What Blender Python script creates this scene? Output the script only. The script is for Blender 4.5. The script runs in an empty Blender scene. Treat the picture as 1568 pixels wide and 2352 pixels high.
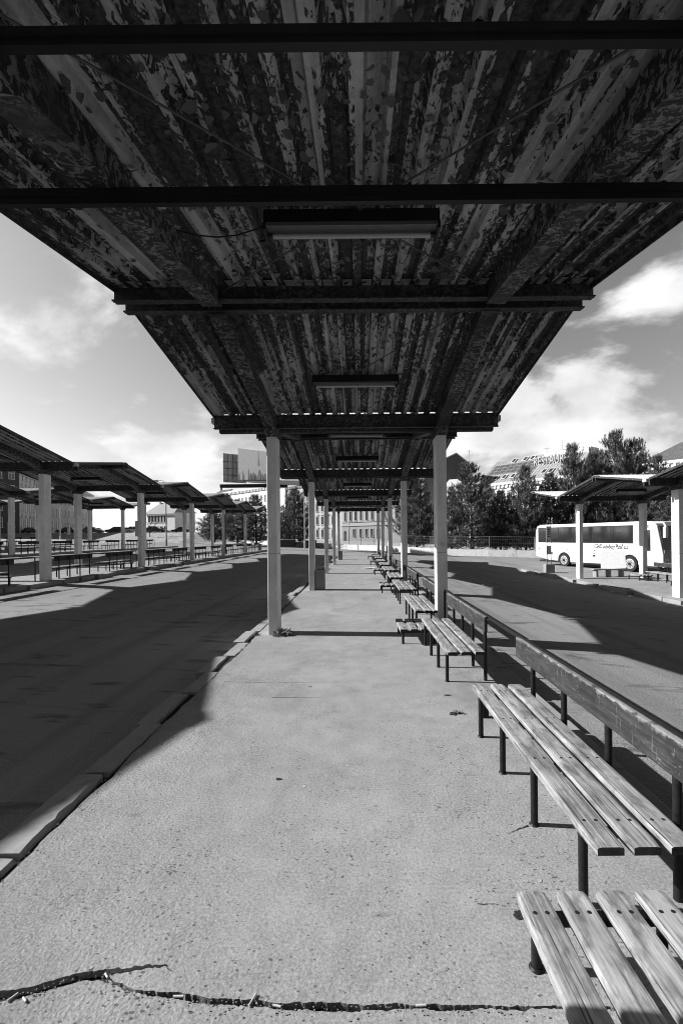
import bpy, bmesh, math, random
from mathutils import Vector, Matrix, Euler
R = math.radians
SC = bpy.context.scene
COL = SC.collection
rnd = random.Random(7)

# ------------------------------------------------------------------ camera, sky, sun, exposure
K = 1050.0 / 2352.0                      # focal length over frame height
cam = bpy.data.cameras.new('camera'); cam_o = bpy.data.objects.new('camera', cam); COL.objects.link(cam_o)
cam.sensor_fit = 'VERTICAL'; cam.sensor_height = 36.0; cam.lens = 36.0 * K
cam.shift_x = -40.0 / 2352.0; cam.shift_y = 56.0 / 2352.0
cam.clip_start = 0.05; cam.clip_end = 4000.0
cam_o.matrix_world = Matrix.Translation((0, 0, 2.0)) @ Matrix.Rotation(R(90), 4, 'X') @ Matrix.Rotation(R(-0.55), 4, 'Z')
SC.camera = cam_o
SC.cycles.use_denoising = True
SC.cycles.filter_width = 1.0
SC.view_settings.view_transform = 'Standard'
SC.view_settings.look = 'None'
SC.view_settings.gamma = 1.0
SC.view_settings.use_curve_mapping = False
SC.view_settings.exposure = 1.0

SUN_ELEV = R(31.1)
LX, LY = 1.0, -0.10                      # horizontal direction in which the light travels
sl = math.hypot(LX, LY)
ldir = Vector((LX / sl * math.cos(SUN_ELEV), LY / sl * math.cos(SUN_ELEV), -math.sin(SUN_ELEV)))
sun = bpy.data.lights.new('sun', 'SUN'); sun.energy = 5.0; sun.angle = R(0.53); sun.color = (1.0, 1.0, 1.0)
sun_o = bpy.data.objects.new('sun', sun); COL.objects.link(sun_o)
sun_o.rotation_euler = ldir.to_track_quat('-Z', 'Y').to_euler(); sun_o.location = (-30, 5, 40)

SEED = 7.7
world = bpy.data.worlds.new('World'); SC.world = world; world.use_nodes = True
def build_world():
    nt = world.node_tree; nt.nodes.clear(); N = nt.nodes.new; L = nt.links.new
    out = N('ShaderNodeOutputWorld'); bg = N('ShaderNodeBackground'); bg.inputs['Strength'].default_value = 0.10
    L(bg.outputs[0], out.inputs[0])
    sky = N('ShaderNodeTexSky'); sky.sky_type = 'NISHITA'; sky.sun_disc = False
    sky.sun_elevation = SUN_ELEV
    sky.sun_rotation = math.atan2(-LX, -LY)        # azimuth of the sun, clockwise from +Y
    sky.air_density = 1.0; sky.dust_density = 1.2; sky.ozone_density = 1.0
    sep = N('ShaderNodeSeparateColor'); L(sky.outputs[0], sep.inputs[0])   # red channel: a red-filtered black and white sky
    tc = N('ShaderNodeTexCoord'); sx = N('ShaderNodeSeparateXYZ'); L(tc.outputs['Generated'], sx.inputs[0])
    def M(op, a, b=None, clamp=False):
        m = N('ShaderNodeMath'); m.operation = op; m.use_clamp = clamp
        for i, v in enumerate((a, b)):
            if v is None: continue
            if isinstance(v, (int, float)): m.inputs[i].default_value = v
            else: L(v, m.inputs[i])
        return m.outputs[0]
    zc = M('MAXIMUM', sx.outputs['Z'], 0.0)
    den = M('ADD', zc, 0.42)
    px = M('DIVIDE', sx.outputs['X'], den); py = M('DIVIDE', sx.outputs['Y'], den)
    cb = N('ShaderNodeCombineXYZ'); L(px, cb.inputs[0]); L(py, cb.inputs[1]); cb.inputs[2].default_value = SEED
    n1 = N('ShaderNodeTexNoise'); n1.inputs['Scale'].default_value = 2.5; n1.inputs['Detail'].default_value = 11; n1.inputs['Roughness'].default_value = 0.55
    n1.inputs['Distortion'].default_value = 0.25; L(cb.outputs[0], n1.inputs['Vector'])
    n2 = N('ShaderNodeTexNoise'); n2.inputs['Scale'].default_value = 4.5; n2.inputs['Detail'].default_value = 6; L(cb.outputs[0], n2.inputs['Vector'])
    cov = N('ShaderNodeMapRange'); cov.inputs['From Min'].default_value = 0.45; cov.inputs['From Max'].default_value = 0.56
    cov.interpolation_type = 'SMOOTHSTEP'; L(n1.outputs[0], cov.inputs['Value'])
    low = N('ShaderNodeMapRange'); low.inputs['From Min'].default_value = 0.60; low.inputs['From Max'].default_value = 0.47; L(zc, low.inputs['Value'])
    fac = M('MULTIPLY', cov.outputs[0], low.outputs[0])
    shade = N('ShaderNodeMapRange'); shade.inputs['From Min'].default_value = 0.35; shade.inputs['From Max'].default_value = 0.62
    shade.inputs['To Min'].default_value = 3.5; shade.inputs['To Max'].default_value = 5.0; L(n2.outputs[0], shade.inputs['Value'])
    mx = N('ShaderNodeMix'); mx.data_type = 'FLOAT'; dk = N('ShaderNodeMapRange'); dk.inputs['From Min'].default_value = 0.46; dk.inputs['From Max'].default_value = 0.72
    dk.inputs['To Min'].default_value = 1.0; dk.inputs['To Max'].default_value = 0.12; dk.interpolation_type = 'SMOOTHSTEP'; L(zc, dk.inputs['Value'])  # high sky darkened too, to lower the fill light
    L(fac, mx.inputs[0]); L(M('MULTIPLY', sep.outputs[0], dk.outputs[0]), mx.inputs[2]); L(shade.outputs[0], mx.inputs[3])
    rear = N('ShaderNodeMapRange'); rear.inputs['From Min'].default_value = -0.35; rear.inputs['From Max'].default_value = 0.15   # unseen sky behind the camera, dimmed to cut the fill light
    rear.inputs['To Min'].default_value = 0.35; rear.inputs['To Max'].default_value = 1.0; L(sx.outputs['Y'], rear.inputs['Value'])
    tot = M('MULTIPLY', mx.outputs[0], rear.outputs[0])
    cc = N('ShaderNodeCombineColor')
    for i in range(3): L(tot, cc.inputs[i])
    L(cc.outputs[0], bg.inputs['Color'])
build_world()

# ------------------------------------------------------------------ helpers
def g2(v): return (v, v, v, 1.0)

def new_mat(name):
    m = bpy.data.materials.new(name); m.use_nodes = True
    nt = m.node_tree; b = nt.nodes['Principled BSDF']; b.inputs['Specular IOR Level'].default_value = 0.22
    return m, nt, b

class NB:
    """small node builder"""
    def __init__(s, nt): s.nt = nt; s.tc = None
    def n(s, t, **kw):
        x = s.nt.nodes.new(t)
        for k, v in kw.items(): setattr(x, k, v)
        return x
    def l(s, a, b): s.nt.links.new(a, b)
    def coord(s, kind='Object', scale=(1, 1, 1), rot=(0, 0, 0)):
        if s.tc is None: s.tc = s.n('ShaderNodeTexCoord')
        mp = s.n('ShaderNodeMapping'); mp.inputs['Scale'].default_value = scale; mp.inputs['Rotation'].default_value = rot
        s.l(s.tc.outputs[kind], mp.inputs['Vector']); return mp.outputs[0]
    def wpos(s, scale=(1, 1, 1)):
        ge = s.n('ShaderNodeNewGeometry'); mp = s.n('ShaderNodeMapping'); mp.inputs['Scale'].default_value = scale
        s.l(ge.outputs['Position'], mp.inputs['Vector']); return mp.outputs[0]
    def noise(s, vec, scale, detail=4, rough=0.55, dist=0.0):
        x = s.n('ShaderNodeTexNoise'); x.inputs['Scale'].default_value = scale; x.inputs['Detail'].default_value = detail
        x.inputs['Roughness'].default_value = rough; x.inputs['Distortion'].default_value = dist
        s.l(vec, x.inputs['Vector']); return x.outputs['Fac']
    def voro(s, vec, scale, feature='F1', rand=1.0, out='Distance'):
        x = s.n('ShaderNodeTexVoronoi', feature=feature); x.inputs['Scale'].default_value = scale
        x.inputs['Randomness'].default_value = rand
        s.l(vec, x.inputs['Vector']); return x.outputs[out]
    def rng(s, v, a, b, c=0.0, d=1.0, smooth=False):
        x = s.n('ShaderNodeMapRange'); x.inputs['From Min'].default_value = a; x.inputs['From Max'].default_value = b
        x.inputs['To Min'].default_value = c; x.inputs['To Max'].default_value = d
        if smooth: x.interpolation_type = 'SMOOTHSTEP'
        s.l(v, x.inputs['Value']); return x.outputs[0]
    def m(s, op, a, b=None, clamp=False):
        x = s.n('ShaderNodeMath', operation=op, use_clamp=clamp)
        for i, v in enumerate((a, b)):
            if v is None: continue
            if isinstance(v, (int, float)): x.inputs[i].default_value = v
            else: s.l(v, x.inputs[i])
        return x.outputs[0]
    def mix(s, f, a, b):
        x = s.n('ShaderNodeMix', data_type='FLOAT')
        for i, v in ((0, f), (2, a), (3, b)):
            if isinstance(v, (int, float)): x.inputs[i].default_value = v
            else: s.l(v, x.inputs[i])
        return x.outputs[0]
    def bump(s, h, strength, dist, bsdf, prev=None):
        x = s.n('ShaderNodeBump'); x.inputs['Strength'].default_value = strength; x.inputs['Distance'].default_value = dist
        s.l(h, x.inputs['Height'])
        if prev is not None: s.l(prev, x.inputs['Normal'])
        s.l(x.outputs[0], bsdf.inputs['Normal']); return x.outputs[0]
    def col(s, v, bsdf):
        x = s.n('ShaderNodeCombineColor'); v = s.m('MULTIPLY', v, 0.73)
        for i in range(3): s.l(v, x.inputs[i])
        s.l(x.outputs[0], bsdf.inputs['Base Color'])

def mat_plain(name, v, var=0.25, scale=3.0, rough=0.7, bump=0.0, bscale=40.0, metal=0.0, stretch=(1, 1, 1)):
    m, nt, b = new_mat(name); w = NB(nt)
    c = w.coord('Object', stretch)
    n1 = w.noise(c, scale, 6, 0.6)
    w.col(w.rng(n1, 0.25, 0.75, v * (1 - var), v * (1 + var)), b)
    b.inputs['Roughness'].default_value = rough; b.inputs['Metallic'].default_value = metal
    if bump > 0:
        w.bump(w.noise(w.coord('Object'), bscale, 5, 0.6), bump, 0.01, b)
    return m

def mat_platform():
    m, nt, b = new_mat('pavement_asphalt_pale'); w = NB(nt)
    p = w.wpos(); pst = w.wpos((1.0, 1.6, 1.0))
    big = w.noise(p, 0.55, 5, 0.6); mid = w.noise(p, 4.0, 6, 0.62); fine = w.noise(p, 60.0, 4, 0.6)
    base = w.m('ADD', w.rng(big, 0.3, 0.7, 0.285, 0.37), w.rng(mid, 0.3, 0.7, -0.035, 0.035))
    base = w.m('ADD', base, w.rng(fine, 0.3, 0.7, -0.10, 0.085))
    base = w.m('ADD', base, w.rng(w.noise(p, 140.0, 2, 0.5), 0.3, 0.7, -0.06, 0.06))
    stn = w.noise(w.wpos((0.8, 0.5, 1.0)), 1.1, 7, 0.68, 0.6); base = w.m('MULTIPLY', base, w.rng(stn, 0.50, 0.70, 1.0, 0.74))
    # little pits and dirt specks, denser in patches
    v1 = w.voro(pst, 26.0); dens = w.noise(p, 1.3, 4, 0.6)
    thr = w.rng(dens, 0.35, 0.70, 0.10, 0.33)
    pit = w.m('LESS_THAN', v1, thr)
    sel = w.m('GREATER_THAN', w.noise(p, 21.0, 2, 0.5), 0.52)
    pit = w.m('MULTIPLY', pit, sel)
    base = w.mix(w.m('MULTIPLY', pit, 0.75), base, 0.05)
    v2 = w.voro(p, 7.0); spot = w.m('MULTIPLY', w.m('LESS_THAN', v2, 0.10), w.m('GREATER_THAN', w.noise(p, 5.0, 1), 0.57))
    base = w.mix(w.m('MULTIPLY', spot, 0.45), base, 0.42)
    v3 = w.voro(w.wpos((1.0, 2.0, 1.0)), 3.1); spot2 = w.m('MULTIPLY', w.rng(v3, 0.20, 0.05), w.m('GREATER_THAN', w.noise(p, 2.6, 1), 0.56))
    base = w.mix(w.m('MULTIPLY', spot2, 0.45), base, 0.10)
    w.col(base, b); b.inputs['Roughness'].default_value = 0.9; b.inputs['Specular IOR Level'].default_value = 0.25
    h = w.m('ADD', w.m('MULTIPLY', fine, 0.9), w.m('MULTIPLY', w.noise(w.wpos((1.0, 1.5, 1.0)), 17.0, 5, 0.65), 1.2))
    h = w.m('SUBTRACT', h, w.m('MULTIPLY', pit, 1.2))
    sxx = w.n('ShaderNodeSeparateXYZ'); w.l(p, sxx.inputs[0])
    rough = w.m('ADD', w.rng(sxx.outputs['X'], -0.6, -1.7, 0.25, 0.95), w.rng(dens, 0.4, 0.65, -0.08, 0.25))   # coarser towards the left kerb
    w.bump(w.m('MULTIPLY', h, rough), 0.75, 0.014, b)
    return m

def mat_road():
    m, nt, b = new_mat('road_asphalt'); w = NB(nt)
    p = w.wpos()
    big = w.noise(w.wpos((1.0, 0.35, 1.0)), 0.35, 6, 0.6); fine = w.noise(p, 70.0, 3, 0.6); mid = w.noise(w.wpos((0.6, 2.2, 1.0)), 1.4, 6, 0.65)
    base = w.m('ADD', w.rng(big, 0.3, 0.7, 0.26, 0.325), w.rng(fine, 0.3, 0.7, -0.07, 0.07))
    st = w.rng(mid, 0.57, 0.66); base = w.mix(w.m('MULTIPLY', st, 0.7), base, 0.055)
    tr = w.noise(w.wpos((1.1, 0.03, 1.0)), 1.3, 4, 0.6); base = w.mix(w.m('MULTIPLY', w.rng(tr, 0.52, 0.68), 0.38), base, 0.10)
    oil = w.voro(w.wpos((1.0, 0.5, 1.0)), 0.8); base = w.mix(w.m('MULTIPLY', w.rng(oil, 0.20, 0.02), w.rng(w.noise(p, 3.5, 5, 0.7), 0.42, 0.62)), base, 0.035)
    v = w.voro(p, 30.0); sp = w.m('MULTIPLY', w.m('LESS_THAN', v, 0.16), w.m('GREATER_THAN', w.noise(p, 23.0, 1), 0.58))
    base = w.mix(w.m('MULTIPLY', sp, 0.5), base, 0.26)
    # tar seams across the road
    sx = w.n('ShaderNodeSeparateXYZ'); w.l(p, sx.inputs[0])
    yy = w.m('ADD', sx.outputs['Y'], w.rng(w.noise(p, 0.5, 3), 0.0, 1.0, -0.35, 0.35))
    fr = w.m('FRACT', w.m('DIVIDE', yy, 11.3)); seam = w.m('LESS_THAN', w.m('ABSOLUTE', w.m('SUBTRACT', fr, 0.5)), 0.003)
    base = w.mix(w.m('MULTIPLY', seam, 0.5), base, 0.24)
    w.col(base, b); b.inputs['Roughness'].default_value = 0.88; b.inputs['Specular IOR Level'].default_value = 0.2
    w.bump(w.m('ADD', fine, w.noise(p, 22.0, 4)), 0.8, 0.014, b)
    return m

def mat_concrete(name, v, stain=0.5, zline=None, streak=3.0):
    m, nt, b = new_mat(name); w = NB(nt)
    c = w.coord('Object'); cs = w.coord('Object', (streak, streak, 0.35))
    n1 = w.noise(c, 2.2, 6, 0.6); n2 = w.noise(cs, 2.0, 6, 0.6); fine = w.noise(c, 45.0, 4, 0.6)
    base = w.m('ADD', w.rng(n1, 0.3, 0.7, v * 0.86, v * 1.12), w.rng(fine, 0.3, 0.7, -v * 0.08, v * 0.08))
    st = w.rng(n2, 0.55, 0.75, 0.0, stain, True)
    base = w.mix(st, base, v * 0.5)
    if zline is not None:
        sx = w.n('ShaderNodeSeparateXYZ'); w.l(w.coord('Object'), sx.inputs[0])
        ln = w.m('LESS_THAN', w.m('ABSOLUTE', w.m('SUBTRACT', sx.outputs['Z'], zline)), 0.006)
        base = w.mix(w.m('MULTIPLY', ln, 0.7), base, 0.05)
    w.col(base, b); b.inputs['Roughness'].default_value = 0.85
    w.bump(w.m('ADD', fine, w.m('MULTIPLY', n1, 2.0)), 0.25, 0.01, b)
    return m

def mat_deck_under(name='peeling_roof_paint', bias=0.0):
    """corrugated sheet seen from below: pale paint flaking off in curls"""
    m, nt, b = new_mat(name); w = NB(nt)
    p = w.wpos(); ps = w.wpos((1.0, 0.45, 0.45))
    sx = w.n('ShaderNodeSeparateXYZ'); w.l(p, sx.inputs[0])
    rib = w.m('FLOOR', w.m('DIVIDE', sx.outputs['X'], 0.1175))
    wn = w.n('ShaderNodeTexWhiteNoise', noise_dimensions='2D'); cx = w.n('ShaderNodeCombineXYZ'); w.l(rib, cx.inputs[0])
    w.l(w.m('FLOOR', w.m('DIVIDE', sx.outputs['Y'], 3.85)), cx.inputs[1]); w.l(cx.outputs[0], wn.inputs['Vector'])
    ox = w.n('ShaderNodeSeparateXYZ'); w.l(w.coord('Object'), ox.inputs[0])
    fr = w.m('FRACT', w.m('DIVIDE', w.m('ADD', ox.outputs['X'], 23.5), 0.235))
    flange = w.m('LESS_THAN', fr, 0.37)
    big = w.noise(ps, 1.5, 3, 0.5); sm = w.noise(ps, 24.0, 8, 0.70, 0.8)
    v = w.voro(ps, 38.0, out='Color'); vs = w.n('ShaderNodeSeparateColor'); w.l(v, vs.inputs[0])
    mixn = w.m('ADD', w.m('MULTIPLY', sm, 1.05), w.m('MULTIPLY', big, 0.70))
    mixn = w.m('ADD', mixn, w.m('MULTIPLY', vs.outputs[0], 0.16))
    mixn = w.m('ADD', mixn, w.m('MULTIPLY', wn.outputs['Value'], 0.42))
    mixn = w.m('ADD', mixn, w.m('MULTIPLY', flange, 0.12))
    mixn = w.m('ADD', mixn, bias)
    paint = w.rng(mixn, 1.215, 1.230)                     # 1 = paint still on
    edge = w.m('MULTIPLY', w.rng(mixn, 1.14, 1.215), w.rng(mixn, 1.24, 1.215))
    tone = w.m('ADD', w.rng(big, 0.3, 0.7, 0.31, 0.50), w.rng(w.noise(p, 30.0, 4), 0.3, 0.7, -0.05, 0.05))
    bare = w.rng(w.noise(p, 26.0, 5), 0.3, 0.7, 0.010, 0.10)
    tone = w.m('MULTIPLY', tone, w.rng(w.noise(w.wpos((9.0, 0.6, 0.6)), 1.6, 5, 0.65), 0.40, 0.66, 1.12, 0.55)); base = w.mix(paint, bare, tone); base = w.mix(w.m('MULTIPLY', edge, 0.75), base, 0.012)
    w.col(base, b); b.inputs['Roughness'].default_value = 0.75
    h = w.m('ADD', w.m('MULTIPLY', paint, 0.6), w.m('MULTIPLY', w.noise(p, 35.0, 4), 0.25))
    w.bump(h, 0.9, 0.012, b)
    return m

def mat_steel_peel(name, v=0.06, light=0.22):
    m, nt, b = new_mat(name); w = NB(nt)
    p = w.wpos()
    n = w.noise(p, 16.0, 8, 0.70, 0.9); big = w.noise(p, 1.1, 3)
    pk = w.m('MULTIPLY', w.rng(n, 0.50, 0.54), w.rng(big, 0.30, 0.55))
    base = w.mix(w.m('MULTIPLY', pk, 0.8), w.rng(w.noise(p, 3.0, 5), 0.3, 0.7, v * 0.6, v * 1.3), light)
    w.col(base, b); b.inputs['Roughness'].default_value = 0.65
    w.bump(w.m('ADD', pk, w.noise(p, 30.0, 3)), 0.5, 0.008, b)
    return m

def mat_wood(name, v, dark, rough=0.75, paint=None):
    m, nt, b = new_mat(name); w = NB(nt)
    oi = w.n('ShaderNodeObjectInfo'); off = w.m('MULTIPLY', oi.outputs['Random'], 37.0)
    tcv = w.coord('Object'); ad = w.n('ShaderNodeVectorMath', operation='ADD'); w.l(tcv, ad.inputs[0])
    cx = w.n('ShaderNodeCombineXYZ'); w.l(off, cx.inputs[0]); w.l(off, cx.inputs[1]); w.l(cx.outputs[0], ad.inputs[1])
    def sc(s):
        mp = w.n('ShaderNodeMapping'); mp.inputs['Scale'].default_value = s; w.l(ad.outputs[0], mp.inputs['Vector']); return mp.outputs[0]
    # knots bend the grain
    kn = w.voro(sc((1.0, 0.55, 1.0)), 4.2)
    kf = w.rng(kn, 0.17, 0.06)
    grain = w.noise(sc((60.0, 1.6, 60.0)), 1.0, 6, 0.6, 0.0); crack = w.noise(sc((95.0, 2.2, 95.0)), 1.0, 3, 0.55, 0.4)
    soft = w.noise(sc((3.0, 1.5, 3.0)), 2.0, 5, 0.6); patch = w.noise(sc((9.0, 3.0, 9.0)), 1.6, 6, 0.65, 0.4)
    base = w.m('ADD', w.rng(soft, 0.3, 0.7, v * 0.62, v * 1.25), w.rng(grain, 0.3, 0.7, -v * 0.45, v * 0.30))
    base = w.mix(w.rng(crack, 0.58, 0.68, 0.0, 0.9), base, dark)
    base = w.mix(w.rng(patch, 0.50, 0.66, 0.0, 0.68), base, dark * 1.7)
    base = w.mix(w.rng(w.noise(sc((26.0, 7.0, 26.0)), 1.0, 7, 0.7, 0.6), 0.55, 0.66, 0.0, 0.38), base, dark)
    base = w.mix(w.m('MULTIPLY', kf, 0.9), base, dark * 1.1)
    if paint is not None:
        # dark paint, scratched, worn to the wood along the top edge
        sx = w.n('ShaderNodeSeparateXYZ'); w.l(tcv, sx.inputs[0])
        wear = w.m('ADD', sx.outputs['Z'], w.rng(w.noise(sc((6.0, 5.0, 6.0)), 2.0, 6, 0.7), 0.25, 0.75, -0.035, 0.035))
        worn = w.rng(wear, 0.086, 0.100)
        s1 = w.noise(sc((4.0, 9.0, 70.0)), 1.0, 5, 0.6, 1.2); s2 = w.noise(sc((4.0, 60.0, 8.0)), 1.0, 4, 0.6, 1.0)
        scr = w.m('MAXIMUM', w.rng(s1, 0.60, 0.63), w.rng(s2, 0.61, 0.645)); scr = w.m('MULTIPLY', scr, w.rng(w.noise(tcv, 5.0, 4, 0.6), 0.42, 0.58))
        pcol = w.m('ADD', w.rng(soft, 0.3, 0.7, paint * 0.55, paint * 1.3), w.rng(w.noise(sc((20.0, 3.0, 30.0)), 1.0, 6, 0.7), 0.45, 0.7, 0.0, paint * 1.1))
        pcol = w.mix(w.m('MULTIPLY', scr, 0.7), pcol, v * 0.9)
        base = w.mix(worn, pcol, base)
    w.col(base, b); b.inputs['Roughness'].default_value = rough
    w.bump(w.m('ADD', grain, w.m('MULTIPLY', crack, -0.6)), 0.35, 0.004, b)
    return m

def mat_brick(name, v):
    m, nt, b = new_mat(name); w = NB(nt)
    br = w.n('ShaderNodeTexBrick'); br.inputs['Color1'].default_value = g2(v * 0.8); br.inputs['Color2'].default_value = g2(v * 1.25); br.inputs['Mortar'].default_value = g2(v * 0.6)
    br.inputs['Scale'].default_value = 5.0; br.inputs['Mortar Size'].default_value = 0.015
    w.l(w.coord('Object', (1, 1, 1), (R(90), 0, 0)), br.inputs['Vector']); w.l(br.outputs[0], b.inputs['Base Color']); b.inputs['Roughness'].default_value = 0.9
    return m

def mat_roof_tiles(name, v, freq=4.0):
    m, nt, b = new_mat(name); w = NB(nt)
    c = w.coord('Object'); wv = w.n('ShaderNodeTexWave', wave_type='BANDS', bands_direction='Z'); wv.inputs['Scale'].default_value = freq; wv.inputs['Distortion'].default_value = 1.0
    w.l(c, wv.inputs['Vector'])
    base = w.m('ADD', w.rng(wv.outputs['Fac'], 0.0, 1.0, v * 0.7, v * 1.1), w.rng(w.noise(c, 2.5, 5), 0.3, 0.7, -v * 0.25, v * 0.25))
    w.col(base, b); b.inputs['Roughness'].default_value = 0.8
    return m

def mat_needles(name, lo, hi):
    m, nt, b = new_mat(name); w = NB(nt)
    w.col(w.rng(w.noise(w.wpos(), 1.6, 4), 0.3, 0.7, lo, hi), b); b.inputs['Roughness'].default_value = 0.55
    return m

MT = {}
MT['platform'] = mat_platform(); MT['road'] = mat_road()
MT['kerb'] = mat_concrete('kerb_stone', 0.32, 0.7); MT['column'] = mat_concrete('painted_column_concrete', 0.85, 0.35, 1.66)
MT['gum'] = mat_plain('old_chewing_gum', 0.43, 0.25, 30.0, 0.7); MT['soil'] = mat_plain('crack_soil', 0.030, 0.6, 40.0, 0.95, 0.8, 80.0)
MT['deck'] = mat_deck_under(); MT['deck_clean'] = mat_deck_under('flaking_roof_paint', 0.17); MT['decktop'] = mat_plain('roof_sheet_top', 0.50, 0.25, 1.2, 0.5, 0, stretch=(4, .5, 4))
MT['beam'] = mat_steel_peel('beam_steel', 0.04, 0.13); MT['rafter'] = mat_steel_peel('rafter_steel', 0.028, 0.30)
MT['purlin'] = mat_plain('purlin_steel', 0.016, 0.3, 4.0, 0.5); MT['rod'] = mat_plain('rod_steel', 0.10, 0.3, 6.0, 0.5)
MT['flake'] = mat_plain('loose_paint_flake', 0.10, 0.9, 2.2, 0.8)
MT['gutter'] = mat_plain('gutter_zinc', 0.45, 0.3, 5.0, 0.5)
MT['housing'] = mat_plain('lamp_housing', 0.02, 0.3, 5.0, 0.5); MT['tube'] = mat_plain('lamp_tube', 0.48, 0.06, 20.0, 0.25)
MT['reflector'] = mat_plain('lamp_reflector', 0.13, 0.2, 9.0, 0.4)
MT['wood'] = mat_wood('weathered_plank', 0.37, 0.035); MT['board'] = mat_wood('scratched_painted_board', 0.27, 0.06, 0.7, 0.034)
MT['plank_end'] = mat_plain('dark_plank_end', 0.05, 0.6, 30.0, 0.9); MT['hole'] = mat_plain('bolt_hole', 0.012, 0.2, 30.0, 0.8)  # plank end faces coloured much darker than tops and sides
MT['pipe'] = mat_plain('dark_pipe_paint', 0.014, 0.5, 25.0, 0.5, 0.2, 60.0)
MT['white'] = mat_plain('white_paint', 0.80, 0.04, 2.0, 0.35); MT['offwhite'] = mat_concrete('off_white_plaster', 0.62, 0.3)
MT['paper'] = mat_plain('white_paper', 0.62, 0.12, 12.0, 0.8)
MT['black'] = mat_plain('black_rubber', 0.018, 0.3, 12.0, 0.7); MT['trim'] = mat_plain('dark_trim', 0.03, 0.2, 8.0, 0.4)
MT['chrome'] = mat_plain('wheel_rim', 0.45, 0.2, 9.0, 0.35, 0, metal=0.3)
def mat_glass(name, v, rough=0.06):
    m, nt, b = new_mat(name); w = NB(nt)
    w.col(w.rng(w.noise(w.coord('Object'), 1.2, 3), 0.3, 0.7, v * 0.6, v * 1.4), b)
    b.inputs['Roughness'].default_value = rough; b.inputs['Specular IOR Level'].default_value = 0.5; b.inputs['IOR'].default_value = 1.6; return m
MT['glass'] = mat_glass('dark_window_glass', 0.02); MT['pane'] = mat_glass('window_pane', 0.045, 0.12)
MT['plaster'] = mat_concrete('pale_plaster', 0.80, 0.25); MT['plaster2'] = mat_concrete('cream_plaster', 0.72, 0.3); MT['dkplaster'] = mat_concrete('dark_plaster', 0.11, 0.25)
MT['cream'] = mat_concrete('dull_cream_plaster', 0.42, 0.4); MT['wall'] = mat_concrete('rendered_boundary_wall', 0.60, 1.0, None, 1.1)
MT['brick'] = mat_brick('old_brick', 0.13); MT['stone'] = mat_brick('rusticated_stone', 0.20); MT['greystone'] = mat_concrete('grey_stone', 0.34, 0.6)
MT['tiles'] = mat_roof_tiles('roof_tiles_dark', 0.14); MT['slate'] = mat_plain('sheet_metal_roof', 0.34, 0.25, 2.0, 0.55); MT['zinc'] = mat_plain('pale_roof', 0.55, 0.2, 2.0, 0.6)
MT['solar'] = mat_glass('solar_panel', 0.10, 0.4)
MT['needle'] = mat_needles('pine_needles', 0.06, 0.20); MT['bark'] = mat_plain('pine_bark', 0.07, 0.4, 8.0, 0.9, 0.6, 18.0, stretch=(1, 1, .3))
MT['grassdry'] = mat_plain('dry_grass', 0.20, 0.5, 10.0, 0.9); MT['verge'] = mat_plain('verge_grass', 0.36, 0.45, 1.2, 0.95, 0.6, 12.0)
MT['gravel'] = mat_plain('loose_gravel', 0.24, 0.6, 9.0, 0.95, 0.9, 30.0)
MT['poster'] = mat_plain('poster_grey', 0.17, 0.12, 0.6, 0.7); MT['posterback'] = mat_plain('billboard_back', 0.62, 0.3, 2.0, 0.7)
MT['ink'] = mat_plain('poster_ink', 0.04, 0.4, 5.0, 0.7)
MT['fence'] = mat_plain('fence_metal', 0.30, 0.3, 4.0, 0.6)
MT['car_l'] = mat_plain('car_paint_light', 0.55, 0.05, 2.0, 0.25); MT['car_d'] = mat_plain('car_paint_dark', 0.05, 0.1, 2.0, 0.25); MT['car_m'] = mat_plain('car_paint_mid', 0.22, 0.06, 2.0, 0.25)
MT['cloth'] = mat_plain('dark_cloth', 0.03, 0.3, 6.0, 0.9); MT['skin'] = mat_plain('skin_tone', 0.35, 0.1, 6.0, 0.6)
MT['busfront'] = mat_plain('bus_grey_panel', 0.30, 0.08, 2.0, 0.35)

def link(o, parent=None):
    COL.objects.link(o)
    if parent is not None: o.parent = parent
    return o
def tag(o, label=None, cat=None, group=None, kind=None):
    if label: o['label'] = label
    if cat: o['category'] = cat
    if group: o['group'] = group
    if kind: o['kind'] = kind
    return o
def empty(name, loc, rz=0.0, label=None, cat=None, group=None):
    o = bpy.data.objects.new(name, None); COL.objects.link(o); o.location = loc; o.rotation_euler = (0, 0, rz); o.empty_display_size = 0.2
    return tag(o, label, cat, group)
def copy_tree(o, parent=None):
    c = o.copy(); COL.objects.link(c)
    if parent is not None: c.parent = parent
    for ch in list(o.children): copy_tree(ch, c)
    return c

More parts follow.
